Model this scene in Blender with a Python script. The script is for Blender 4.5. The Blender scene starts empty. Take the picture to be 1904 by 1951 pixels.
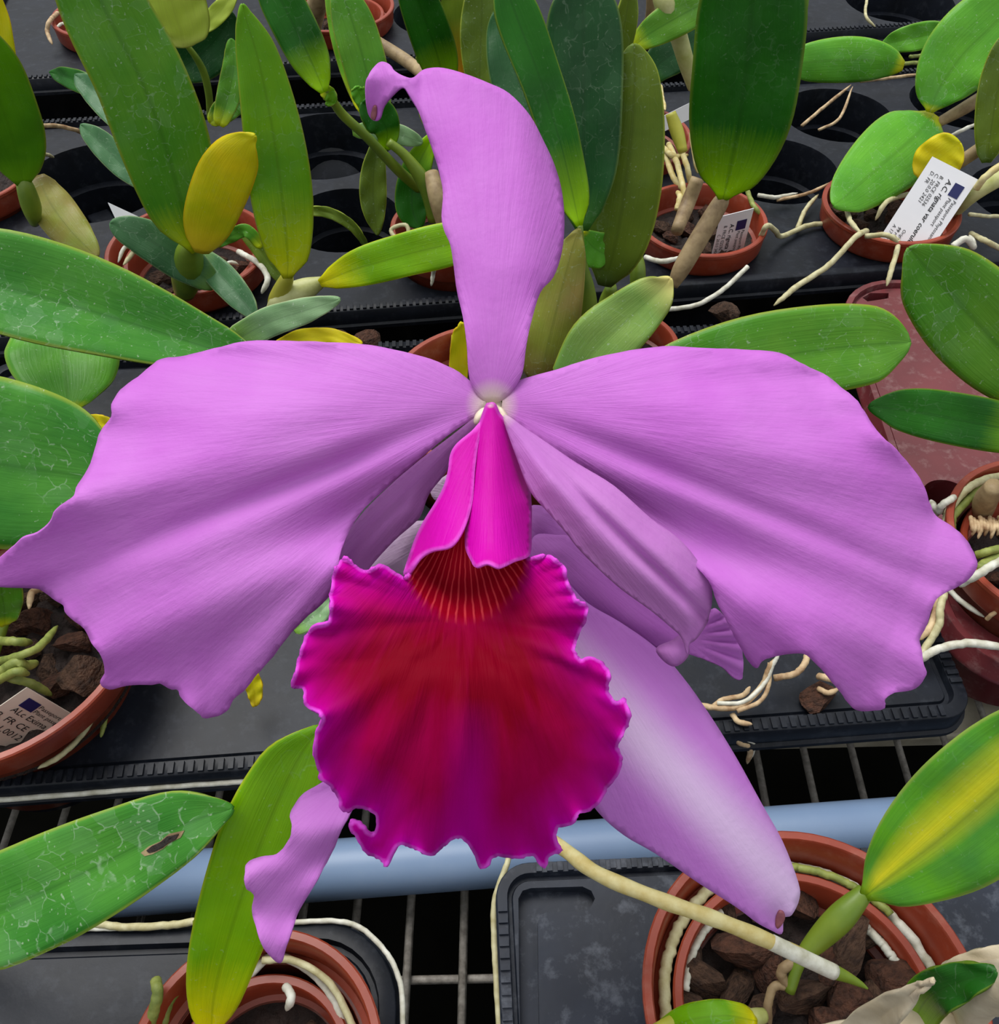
import bpy, math, random
import numpy as np
from mathutils import Vector
from mathutils.geometry import delaunay_2d_cdt

random.seed(7); RNG = np.random.default_rng(7)
sc = bpy.context.scene
COL = sc.collection

# ------------------------------------------------------------------ camera, world, sun, exposure
FPX = 1800.0; PITCH = math.radians(50.0); CAM = np.array([0, 0, 0.38])
cam = bpy.data.cameras.new('camera'); cam.sensor_width = 36; cam.sensor_fit = 'HORIZONTAL'
cam.lens = 36 * FPX / 1904; cam.clip_start = 0.01; cam.clip_end = 50
camo = bpy.data.objects.new('camera', cam); COL.objects.link(camo)
camo.location = CAM; camo.rotation_euler = (math.pi / 2 - PITCH, 0, 0); sc.camera = camo

world = bpy.data.worlds.new('greenhouse_daylight'); sc.world = world; world.use_nodes = True
wt = world.node_tree; bg = wt.nodes['Background']; bg.inputs[1].default_value = 1.0
_tc = wt.nodes.new('ShaderNodeTexCoord'); _sx = wt.nodes.new('ShaderNodeSeparateXYZ'); wt.links.new(_tc.outputs['Generated'], _sx.inputs[0])
_cr = wt.nodes.new('ShaderNodeValToRGB'); wt.links.new(_sx.outputs[2], _cr.inputs[0]); wt.links.new(_cr.outputs[0], bg.inputs[0])   # overcast dome: zenith brighter than horizon
_cr.color_ramp.elements[0].position = 0.0; _cr.color_ramp.elements[0].color = (.36, .38, .40, 1); _cr.color_ramp.elements[1].position = 1.0; _cr.color_ramp.elements[1].color = (1.0, 1.03, 1.06, 1)
sun = bpy.data.lights.new('soft_sun', 'SUN'); sun.energy = 2.6; sun.angle = math.radians(38); sun.color = (1, 0.98, 0.95)
suno = bpy.data.objects.new('soft_sun', sun); COL.objects.link(suno)
suno.rotation_euler = (math.radians(-20), math.radians(-18), 0)
sc.view_settings.view_transform = 'Standard'; sc.view_settings.look = 'None'
sc.view_settings.exposure = 0.05; sc.view_settings.gamma = 1.0; sc.view_settings.use_curve_mapping = False

# ------------------------------------------------------------------ measuring helpers
FW = np.array([0, math.cos(PITCH), -math.sin(PITCH)]); UP = np.array([0, math.sin(PITCH), math.cos(PITCH)]); RT = np.array([1.0, 0, 0])
def ray(x, y): return FW + (x - 952) / FPX * RT - (y - 975.5) / FPX * UP
def W(x, y, h):                       # the point at height h seen at (x, y)
    d = ray(x, y); return CAM + d * (h - CAM[2]) / d[2]
def V(x, y, Y):                       # the point on the upright plane world-y = Y
    d = ray(x, y); return CAM + d * (Y - CAM[1]) / d[1]
def P(x, y, D): return CAM + ray(x, y) * D
def Parr(xy, D):
    d = FW[None] + ((xy[:, 0] - 952) / FPX)[:, None] * RT - ((xy[:, 1] - 975.5) / FPX)[:, None] * UP
    return CAM + d * D[:, None]
def S(r, g, b, a=1):
    f = lambda c: ((c / 255 + 0.055) / 1.055) ** 2.4 if c > 10 else c / 255 / 12.92
    return (f(r), f(g), f(b), a)

def spline(pts, n, closed=False):
    pts = np.asarray(pts, float); m = len(pts); out = []
    if closed:
        for i in range(m):
            p0, p1, p2, p3 = pts[i - 1], pts[i], pts[(i + 1) % m], pts[(i + 2) % m]
            for k in range(n):
                t = k / n
                out.append(.5 * (2 * p1 + (p2 - p0) * t + (2 * p0 - 5 * p1 + 4 * p2 - p3) * t * t + (3 * p1 - p0 - 3 * p2 + p3) * t ** 3))
        return np.array(out)
    e = np.vstack([2 * pts[0] - pts[1], pts, 2 * pts[-1] - pts[-2]])
    for i in range(m - 1):
        p0, p1, p2, p3 = e[i:i + 4]
        for k in range(n):
            t = k / n
            out.append(.5 * (2 * p1 + (p2 - p0) * t + (2 * p0 - 5 * p1 + 4 * p2 - p3) * t * t + (3 * p1 - p0 - 3 * p2 + p3) * t ** 3))
    out.append(pts[-1]); return np.array(out)

# ------------------------------------------------------------------ object helpers
def tag(o, label=None, cat=None, group=None, kind=None):
    for k, v in (('label', label), ('category', cat), ('group', group), ('kind', kind)):
        if v: o[k] = v
    return o
def empty(name, loc, label=None, cat=None, group=None, kind=None):
    o = bpy.data.objects.new(name, None); COL.objects.link(o); o.location = Vector(loc); o.empty_display_size = .01
    return tag(o, label, cat, group, kind)
def origin(o):
    v = np.zeros(3)
    while o is not None: v = v + np.array(o.location); o = o.parent
    return v
def obj(name, verts, faces, mat, parent=None, smooth=True, uv=None, attrs=None, solid=0, bevel=0):
    """one mesh object from world-space vertices"""
    verts = np.asarray(verts, float)
    off = origin(parent) if parent is not None else np.zeros(3)
    me = bpy.data.meshes.new(name); me.from_pydata((verts - off).tolist(), [], [list(map(int, f)) for f in faces])
    me.materials.append(mat)
    if smooth: me.polygons.foreach_set('use_smooth', [True] * len(me.polygons))
    if uv is not None:
        l = me.uv_layers.new(name='UVMap'); vi = np.zeros(len(me.loops), int); me.loops.foreach_get('vertex_index', vi)
        l.data.foreach_set('uv', np.asarray(uv, float)[vi].ravel())
    if attrs:
        for k, a in attrs.items():
            at = me.attributes.new(k, 'FLOAT', 'POINT'); at.data.foreach_set('value', np.asarray(a, np.float32))
    me.update()
    o = bpy.data.objects.new(name, me); COL.objects.link(o)
    if parent is not None: o.parent = parent
    if solid:
        m = o.modifiers.new('solid', 'SOLIDIFY'); m.thickness = solid; m.offset = 0
    if bevel:
        m = o.modifiers.new('bevel', 'BEVEL'); m.width = bevel; m.segments = 2; m.limit_method = 'ANGLE'
    return o
def top(o, **k): return tag(o, **k)

class MB:
    def __init__(s): s.v = []; s.f = []
    def add(s, v, f):
        n = len(s.v); s.v += [tuple(x) for x in v]; s.f += [[i + n for i in q] for q in f]
    def box(s, c, ax, ay, az):
        c, ax, ay, az = map(np.asarray, (c, ax, ay, az))
        v = [c + i * ax + j * ay + k * az for i in (-1, 1) for j in (-1, 1) for k in (-1, 1)]
        s.add(v, [(0, 1, 3, 2), (4, 6, 7, 5), (0, 4, 5, 1), (2, 3, 7, 6), (0, 2, 6, 4), (1, 5, 7, 3)])
    def tube(s, pts, rad, n=8):
        pts = np.asarray(pts, float); m = len(pts)
        rad = np.broadcast_to(np.asarray(rad, float), (m,))
        T = np.gradient(pts, axis=0); T /= np.linalg.norm(T, axis=1)[:, None] + 1e-12
        a = np.cross(T[0], [0, 0, 1.0]);
        if np.linalg.norm(a) < 1e-3: a = np.array([1.0, 0, 0])
        v = []
        for i in range(m):
            a = a - T[i] * (a @ T[i]); a /= np.linalg.norm(a) + 1e-12
            b = np.cross(T[i], a)
            for k in range(n):
                t = 2 * math.pi * k / n; v.append(pts[i] + rad[i] * (math.cos(t) * a + math.sin(t) * b))
        f = [[i * n + k, i * n + (k + 1) % n, (i + 1) * n + (k + 1) % n, (i + 1) * n + k] for i in range(m - 1) for k in range(n)]
        f += [list(range(n))[::-1], [(m - 1) * n + k for k in range(n)]]
        s.add(v, f)
    def lathe(s, c, prof, n=48, close=False):
        v = []; m = len(prof)
        for r, z in prof:
            for k in range(n):
                t = 2 * math.pi * k / n; v.append((c[0] + r * math.cos(t), c[1] + r * math.sin(t), c[2] + z))
        f = [[i * n + k, i * n + (k + 1) % n, (i + 1) * n + (k + 1) % n, (i + 1) * n + k] for i in range(m - 1) for k in range(n)]
        if close: f.append([(m - 1) * n + k for k in range(n)])
        s.add(v, f)
    def build(s, name, mat, parent=None, **k): return obj(name, s.v, s.f, mat, parent, **k)

def seg_dist(p, poly):
    a = poly; b = np.roll(poly, -1, 0); out = np.full(len(p), 1e9)
    ab = b - a; L = (ab ** 2).sum(1) + 1e-12
    for i in range(0, len(p), 2000):
        q = p[i:i + 2000, None, :] - a[None]
        t = np.clip((q * ab[None]).sum(2) / L, 0, 1)
        out[i:i + 2000] = np.sqrt(((q - t[..., None] * ab[None]) ** 2).sum(2)).min(1)
    return out
def inside(p, poly):
    x, y = p[:, 0], p[:, 1]; c = np.zeros(len(p), bool); n = len(poly)
    for i in range(n):
        x1, y1 = poly[i]; x2, y2 = poly[(i + 1) % n]
        if y1 == y2: continue
        k = (y1 > y) != (y2 > y)
        c ^= k & (x < (x2 - x1) * (y - y1) / (y2 - y1) + x1)
    return c
def fill(poly, step, holes=()):
    """triangulated region: boundary loops + interior grid points -> (verts, tris, edge distance)"""
    lo, hi = poly.min(0), poly.max(0)
    gx = np.arange(lo[0], hi[0], step); gy = np.arange(lo[1], hi[1], step * .87)
    g = np.array([(x + (j % 2) * step / 2, y) for j, y in enumerate(gy) for x in gx])
    if len(g):
        k = inside(g, poly) & (seg_dist(g, poly) > step * .55)
        for h in holes: k &= ~inside(g, h) & (seg_dist(g, h) > step * .55)
        g = g[k]
    loops = [poly] + list(holes); vs = []; es = []
    for l in loops:
        n = len(vs); vs += list(l); es += [(n + i, n + (i + 1) % len(l)) for i in range(len(l))]
    vs = np.array(vs + list(g))
    r = delaunay_2d_cdt([Vector(v) for v in vs], es, [], 1, 1e-7)
    ov = np.array([tuple(v) for v in r[0]]); of = [f for f in r[2]]
    c = np.array([ov[list(f)].mean(0) for f in of]); k = inside(c, poly)
    for h in holes: k &= ~inside(c, h)
    return ov, [f for f, q in zip(of, k) if q], seg_dist(ov, poly)

# ------------------------------------------------------------------ materials
def nt(name):
    m = bpy.data.materials.new(name); m.use_nodes = True; t = m.node_tree
    return m, t, t.nodes['Principled BSDF']
def N(t, typ, **k):
    n = t.nodes.new(typ)
    for a, v in k.items():
        if a.startswith('i_'):
            key = a[2:]; key = int(key) if key.isdigit() else key.replace('_', ' ')
            n.inputs[key].default_value = v
        else: setattr(n, a, v)
    return n
def lk(t, a, b): t.links.new(a, b)
def math_(t, op, a, b=None, c=None, clamp=False):
    n = t.nodes.new('ShaderNodeMath'); n.operation = op; n.use_clamp = clamp
    for i, x in enumerate((a, b, c)):
        if x is None: continue
        if isinstance(x, (int, float)): n.inputs[i].default_value = x
        else: lk(t, x, n.inputs[i])
    return n.outputs[0]
def mix(t, fac, a, b, mode='MIX'):
    n = t.nodes.new('ShaderNodeMix'); n.data_type = 'RGBA'; n.blend_type = mode
    for i, x in ((0, fac), (6, a), (7, b)):
        if isinstance(x, (int, float)): n.inputs[i].default_value = x
        elif isinstance(x, tuple): n.inputs[i].default_value = x
        else: lk(t, x, n.inputs[i])
    return n.outputs[2]
def ramp(t, fac, stops, interp='LINEAR'):
    n = t.nodes.new('ShaderNodeValToRGB'); n.color_ramp.interpolation = interp; e = n.color_ramp.elements
    while len(e) < len(stops): e.new(.5)
    for q, (p, c) in zip(e, stops): q.position = p; q.color = c if isinstance(c, tuple) else (c, c, c, 1)
    lk(t, fac, n.inputs[0]); return n.outputs[0]
def noise(t, vec, scale, detail=3, rough=.55):
    n = N(t, 'ShaderNodeTexNoise', i_Scale=scale, i_Detail=detail, i_Roughness=rough); lk(t, vec, n.inputs['Vector']); return n.outputs[0]
def coords(t, kind='Object'): return N(t, 'ShaderNodeTexCoord').outputs[kind]
def comb(t, x, y, z=0.0):
    n = N(t, 'ShaderNodeCombineXYZ')
    for i, v in enumerate((x, y, z)):
        if isinstance(v, (int, float)): n.inputs[i].default_value = v
        else: lk(t, v, n.inputs[i])
    return n.outputs[0]
def sep(t, v):
    n = N(t, 'ShaderNodeSeparateXYZ'); lk(t, v, n.inputs[0]); return n.outputs
def bump(t, b, h, strength, dist):
    n = N(t, 'ShaderNodeBump', i_Strength=strength, i_Distance=dist); lk(t, h, n.inputs['Height']); lk(t, n.outputs[0], b.inputs['Normal'])
def translucent(t, b, col, fac):
    tr = N(t, 'ShaderNodeBsdfTranslucent'); lk(t, col, tr.inputs[0])
    mx = N(t, 'ShaderNodeMixShader'); mx.inputs[0].default_value = fac
    out = t.nodes['Material Output']; lk(t, b.outputs[0], mx.inputs[1]); lk(t, tr.outputs[0], mx.inputs[2]); lk(t, mx.outputs[0], out.inputs[0])

def plain(name, c1, c2, scale=60, rough=.5, bs=0, bd=.001, detail=4, spec=.5, dust=0, dustcol=(.5, .52, .55, 1), dscale=90):
    m, t, b = nt(name); v = coords(t)
    c = mix(t, ramp(t, noise(t, v, scale, detail), [(.3, 0.0), (.7, 1.0)]), c1, c2)
    if dust:
        d = ramp(t, noise(t, v, dscale, 6, .7), [(.52, 0.0), (.78, 1.0)])
        c = mix(t, math_(t, 'MULTIPLY', d, dust), c, dustcol)
    lk(t, c, b.inputs['Base Color']); b.inputs['Roughness'].default_value = rough; b.inputs['Specular IOR Level'].default_value = spec
    if bs: bump(t, b, noise(t, v, scale * 2, 6), bs, bd)
    return m

def leaf_mat(name, main, alt, base, base_len=.2, edge=S(150, 165, 50), stain=.5, rib=.38, tip=None, stripe=None, rough=.36):
    m, t, b = nt(name); uv = sep(t, coords(t, 'UV')); v = coords(t)
    u, w = uv[0], uv[1]
    aw = math_(t, 'MULTIPLY', math_(t, 'ABSOLUTE', math_(t, 'SUBTRACT', w, .5)), 2.0)
    c = mix(t, ramp(t, noise(t, v, 26, 3), [(.35, 0.0), (.65, 1.0)]), main, alt)
    st = noise(t, comb(t, math_(t, 'MULTIPLY', u, 3.0), math_(t, 'MULTIPLY', w, 38.0)), 1.0, 3)
    c = mix(t, math_(t, 'MULTIPLY', ramp(t, st, [(.4, 0.0), (.7, 1.0)]), .24), c, tuple(x * .6 for x in main[:3]) + (1,))
    if stripe is not None:
        q = math_(t, 'MULTIPLY', ramp(t, math_(t, 'ABSOLUTE', math_(t, 'SUBTRACT', w, .60)), [(.0, 1.0), (.24, 0.0)]), ramp(t, noise(t, v, 30, 3), [(.3, .7), (.6, 1.0)]))
        c = mix(t, q, c, stripe)
    c = mix(t, ramp(t, math_(t, 'ADD', u, math_(t, 'MULTIPLY', math_(t, 'SUBTRACT', st, .5), .12)), [(base_len * .15, 1.0), (base_len, 0.0)]), c, base)
    if tip is not None: c = mix(t, ramp(t, u, [(.6, 0.0), (.98, 1.0)]), c, tip)
    midm = ramp(t, aw, [(0.0, 1.0), (.09, 0.0)])
    c = mix(t, math_(t, 'MULTIPLY', midm, rib), c, tuple(x * .45 for x in main[:3]) + (1,))
    c = mix(t, ramp(t, aw, [(.93, 0.0), (.985, .85)]), c, edge)
    # limescale rings left by dried drops
    wv = N(t, 'ShaderNodeVectorMath', operation='ADD'); lk(t, v, wv.inputs[0])
    nz = N(t, 'ShaderNodeTexNoise', i_Scale=120.0, i_Detail=2.0); lk(t, v, nz.inputs[0])
    sc_ = N(t, 'ShaderNodeVectorMath', operation='SCALE'); lk(t, nz.outputs[1], sc_.inputs[0]); sc_.inputs[3].default_value = .008; lk(t, sc_.outputs[0], wv.inputs[1])
    vo = N(t, 'ShaderNodeTexVoronoi', feature='DISTANCE_TO_EDGE', i_Scale=135.0); lk(t, wv.outputs[0], vo.inputs['Vector'])
    vc = N(t, 'ShaderNodeTexVoronoi', feature='F1', i_Scale=135.0); lk(t, wv.outputs[0], vc.inputs['Vector'])
    area = ramp(t, noise(t, v, 22, 3), [(.42, 0.0), (.62, 1.0)])
    line = math_(t, 'MULTIPLY', ramp(t, vo.outputs[0], [(.0, 1.0), (.04, 0.0)]), math_(t, 'MULTIPLY', area, ramp(t, noise(t, v, 260, 3), [(.46, 0.0), (.56, 1.0)])))
    cell = math_(t, 'MULTIPLY', ramp(t, sep(t, vc.outputs['Color'])[0], [(.6, 0.0), (.75, 1.0)]), area)
    c = mix(t, math_(t, 'MULTIPLY', cell, .20 * stain), c, S(150, 185, 150))
    c = mix(t, math_(t, 'MULTIPLY', line, .62 * stain), c, S(205, 225, 200))
    sp = ramp(t, noise(t, v, 620, 1), [(.70, 0.0), (.76, 1.0)])
    c = mix(t, math_(t, 'MULTIPLY', sp, .6 * stain), c, S(215, 228, 205))
    lk(t, c, b.inputs['Base Color']); b.inputs['Roughness'].default_value = rough; b.inputs['Specular IOR Level'].default_value = .24
    bump(t, b, math_(t, 'ADD', noise(t, v, 140, 3), math_(t, 'MULTIPLY', st, .8)), .22, .0012)
    translucent(t, b, c, .22)
    return m

M = {}
M['tray'] = plain('black_tray_plastic', S(24, 28, 37), S(16, 19, 25), 40, .42, .3, .0008, spec=.22, dust=.10, dustcol=S(120, 126, 138), dscale=130)
M['tray_dusty'] = plain('dusty_tray_plastic', S(40, 46, 58), S(27, 31, 40), 30, .40, .3, .0008, spec=.28, dust=.32, dustcol=S(150, 156, 168), dscale=80)
M['tray_red'] = plain('dark_red_tray_plastic', S(112, 48, 52), S(90, 36, 40), 30, .35, .2, .0008, dust=.2, dustcol=S(215, 190, 185), dscale=120)
M['pot'] = plain('terracotta_plastic', S(106, 42, 24), S(84, 32, 18), 50, .42, .15, .0005, dust=.1, dustcol=S(200, 160, 140))
M['pot_rim'] = plain('terracotta_plastic_lit_rim', S(150, 60, 36), S(132, 50, 30), 50, .4, .15, .0005, dust=.12, dustcol=S(225, 190, 170))  # body plastic with the top light on the rim put into a lighter colour
M['soil'] = plain('dark_bark_mix', S(46, 30, 24), S(26, 17, 14), 160, .8, 1.0, .004)
M['bark'] = plain('bark_chunk', S(100, 74, 57), S(46, 32, 25), 3.2, .75, 1.0, .0035, spec=.3)
M['bark_red'] = plain('reddish_bark', S(104, 68, 51), S(50, 33, 26), 3.2, .7, 1.0, .0035, spec=.3)
M['root'] = plain('pale_root', S(205, 200, 160), S(168, 158, 112), 220, .6, .5, .0006)
M['root_white'] = plain('white_root', S(225, 224, 212), S(176, 172, 150), 180, .6, .5, .0006)
M['root_yellow'] = plain('yellow_root', S(216, 206, 152), S(190, 168, 96), 160, .55, .5, .0006)
M['root_green'] = plain('green_root', S(150, 158, 78), S(104, 118, 50), 200, .55, .5, .0006)
M['root_dry'] = plain('dry_root', S(215, 190, 150), S(140, 105, 70), 180, .7, .6, .0006)
M['stem_tan'] = plain('tan_stem', S(172, 150, 110), S(118, 96, 66), 90, .6, .6, .0008, dust=.25, dustcol=S(90, 62, 40))
M['bulb_green'] = plain('pseudobulb_green', S(126, 148, 42), S(88, 118, 32), 40, .4, .3, .0008)
M['bulb_yellow'] = plain('pseudobulb_yellow', S(192, 186, 70), S(150, 152, 44), 40, .42, .3, .0008)
M['bulb_pale'] = plain('pseudobulb_pale', S(206, 206, 150), S(160, 164, 90), 70, .5, .5, .0008)
M['paper'] = plain('papery_sheath', S(212, 200, 174), S(176, 160, 130), 60, .7, .6, .001)
M['pipe'] = plain('grey_blue_pvc', S(120, 142, 172), S(112, 134, 165), 20, .42, .0, .0005, dust=.05)
M['wire'] = plain('galvanised_wire', S(146, 141, 132), S(96, 90, 82), 300, .6, .4, .0004)
M['beam'] = plain('beige_painted_beam', S(188, 180, 160), S(150, 142, 124), 50, .6, .2, .0006, dust=.3, dustcol=S(40, 36, 30))
M['floor'] = plain('dark_floor', S(7, 7, 6), S(4, 4, 3), 8, .9, .3, .003, spec=0.0)  # near-black colour carries the shade under the trays
M['label'] = plain('white_plastic_label', S(236, 236, 240), S(226, 227, 232), 30, .45, 0)
M['label_old'] = plain('stained_plastic_label', S(216, 208, 192), S(196, 186, 172), 60, .5, 0)
M['ink'] = plain('black_ink', S(25, 25, 28), S(20, 20, 24), 30, .6)
M['navy'] = plain('navy_ink', S(22, 30, 92), S(18, 24, 80), 30, .5)
M['cream'] = plain('flower_column', S(236, 226, 196), S(222, 206, 180), 60, .45)

YB = S(190, 206, 10)
M['L_green'] = leaf_mat('leaf_green', S(78, 146, 34), S(104, 162, 46), YB, .2, stain=.5)
M['L_bright'] = leaf_mat('leaf_bright', S(122, 180, 20), S(90, 156, 26), S(218, 222, 20), .36, stain=.22)
M['L_plain'] = leaf_mat('leaf_plain', S(104, 168, 22), S(84, 148, 24), S(118, 176, 24), .2, stain=.05, rib=.15)
M['L_vivid'] = leaf_mat('leaf_vivid', S(142, 194, 6), S(112, 176, 8), S(238, 230, 10), .30, stain=.2, edge=S(190, 206, 40))
M['L_dark'] = leaf_mat('leaf_dark', S(38, 112, 18), S(28, 90, 20), S(160, 212, 0), .40, stain=.12, edge=S(110, 140, 40))
M['L_deep'] = leaf_mat('leaf_deep', S(36, 90, 42), S(28, 74, 36), S(60, 114, 36), .2, stain=.18, edge=S(100, 126, 60))
M['L_blue'] = leaf_mat('leaf_bluish', S(88, 136, 90), S(66, 114, 72), S(110, 150, 64), .2, stain=.35, edge=S(150, 175, 120))
M['L_silver'] = leaf_mat('leaf_silver', S(160, 196, 146), S(124, 166, 112), S(124, 172, 64), .3, stain=.7, edge=S(200, 215, 165))
M['L_yellow'] = leaf_mat('leaf_yellow', S(238, 220, 30), S(200, 206, 20), S(236, 210, 44), .3, stain=.1, rib=.03, edge=S(240, 200, 30))
M['L_olive'] = leaf_mat('leaf_olive', S(112, 136, 38), S(94, 120, 36), S(70, 92, 26), .2, stain=.35, edge=S(170, 185, 66))
M['L_brown'] = leaf_mat('leaf_withering', S(150, 164, 58), S(158, 140, 76), S(110, 96, 46), .3, stain=.3, edge=S(170, 160, 80))
M['L_lime'] = leaf_mat('leaf_lime', S(208, 226, 104), S(190, 212, 78), S(212, 224, 120), .3, stain=.0, rib=.12)
M['L_light'] = leaf_mat('leaf_light', S(108, 184, 50), S(86, 162, 46), S(206, 206, 10), .1, stain=.4, edge=S(140, 186, 66))
M['L_broad'] = leaf_mat('leaf_broad', S(54, 130, 40), S(82, 154, 52), S(100, 162, 44), .2, stain=.6, edge=S(156, 178, 66))
M['L_halfyel'] = leaf_mat('leaf_half_yellow', S(168, 190, 60), S(136, 166, 56), S(240, 178, 46), .6, stain=.1, rib=.08)
M['L_stripe'] = leaf_mat('leaf_yellow_striped', S(84, 158, 64), S(118, 196, 24), S(150, 194, 34), .12, stain=.2, stripe=S(252, 244, 50), edge=S(170, 198, 90))
M['L_palebulb'] = leaf_mat('leaf_pale_tipped', S(130, 176, 82), S(152, 188, 96), S(112, 162, 76), .2, stain=.6, tip=S(240, 226, 140), rib=.16)

def petal_mat(name, c1, c2, c3, bx, by, cream=.028, edgecol=None, tr=.22, streak=None):
    """radially veined petal; UV holds the flattened petal, (bx, by) is where it is attached"""
    m, t, b = nt(name); uv = sep(t, coords(t, 'UV')); v = coords(t)
    x = math_(t, 'SUBTRACT', uv[0], bx); y = math_(t, 'SUBTRACT', uv[1], by)
    r = math_(t, 'SQRT', math_(t, 'ADD', math_(t, 'MULTIPLY', x, x), math_(t, 'MULTIPLY', y, y)))
    a = math_(t, 'ARCTAN2', y, math_(t, 'ABSOLUTE', x))
    vein = noise(t, comb(t, math_(t, 'MULTIPLY', a, 26.0), math_(t, 'MULTIPLY', r, 5.0)), 1.0, 4, .6)
    fine = noise(t, comb(t, math_(t, 'MULTIPLY', a, 90.0), math_(t, 'MULTIPLY', r, 16.0)), 1.0, 3, .6)
    c = mix(t, ramp(t, noise(t, v, 34, 3), [(.3, 0.0), (.7, 1.0)]), c1, c2)
    c = mix(t, math_(t, 'MULTIPLY', ramp(t, vein, [(.45, 0.0), (.75, 1.0)]), .22), c, c3)
    c = mix(t, ramp(t, r, [(cream * .45, 1.0), (cream * 1.9, 0.0)]), c, S(238, 222, 205))
    if streak:   # sheen painted into the colour along the sepal's pale midline
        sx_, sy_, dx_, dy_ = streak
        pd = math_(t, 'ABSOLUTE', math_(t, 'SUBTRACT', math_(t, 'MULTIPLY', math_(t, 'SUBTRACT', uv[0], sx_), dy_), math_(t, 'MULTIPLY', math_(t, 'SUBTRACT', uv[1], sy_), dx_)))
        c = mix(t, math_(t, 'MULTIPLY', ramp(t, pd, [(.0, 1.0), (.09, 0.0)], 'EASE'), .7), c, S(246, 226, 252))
    if edgecol:
        e = N(t, 'ShaderNodeAttribute', attribute_name='edge').outputs['Fac']
        c = mix(t, ramp(t, e, [(.0, .9), (.07, 0.0)]), c, edgecol)
    lk(t, c, b.inputs['Base Color']); b.inputs['Roughness'].default_value = .5; b.inputs['Specular IOR Level'].default_value = .14
    bump(t, b, math_(t, 'ADD', math_(t, 'ADD', math_(t, 'MULTIPLY', vein, .5), math_(t, 'MULTIPLY', fine, .25)), math_(t, 'MULTIPLY', noise(t, v, 420, 3), .35)), .42, .0010)
    translucent(t, b, c, tr)
    return m
PC1, PC2, PC3 = S(212, 132, 220), S(204, 114, 213), S(190, 90, 198)
M['petal'] = petal_mat('lilac_petal', PC1, PC2, PC3, .938, .772)
M['sepal_back'] = petal_mat('lilac_sepal', S(212, 144, 216), S(200, 122, 206), S(180, 96, 190), .938, .772, cream=.03)
M['petal2'] = petal_mat('rear_lilac_petal', S(214, 138, 224), S(206, 120, 217), S(190, 98, 202), .95, .95, cream=.02)
M['petal2b'] = petal_mat('rear_ruffled_petal', S(216, 142, 224), S(206, 122, 215), S(190, 98, 200), .70, 1.46, cream=.005)
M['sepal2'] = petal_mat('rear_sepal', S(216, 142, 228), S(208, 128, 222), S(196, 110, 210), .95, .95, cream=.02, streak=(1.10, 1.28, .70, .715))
M['tipbrown'] = plain('withered_tip', S(160, 96, 110), S(130, 70, 70), 200, .6)
M['petal2pale'] = petal_mat('rear_pale_back', S(214, 190, 214), S(200, 170, 204), S(186, 150, 194), .95, .95, cream=.02)
M['lobe'] = petal_mat('magenta_lobe', S(206, 0, 172), S(192, 0, 150), S(174, 0, 126), .935, .772, cream=.003, edgecol=S(232, 96, 222), tr=.1)

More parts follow.
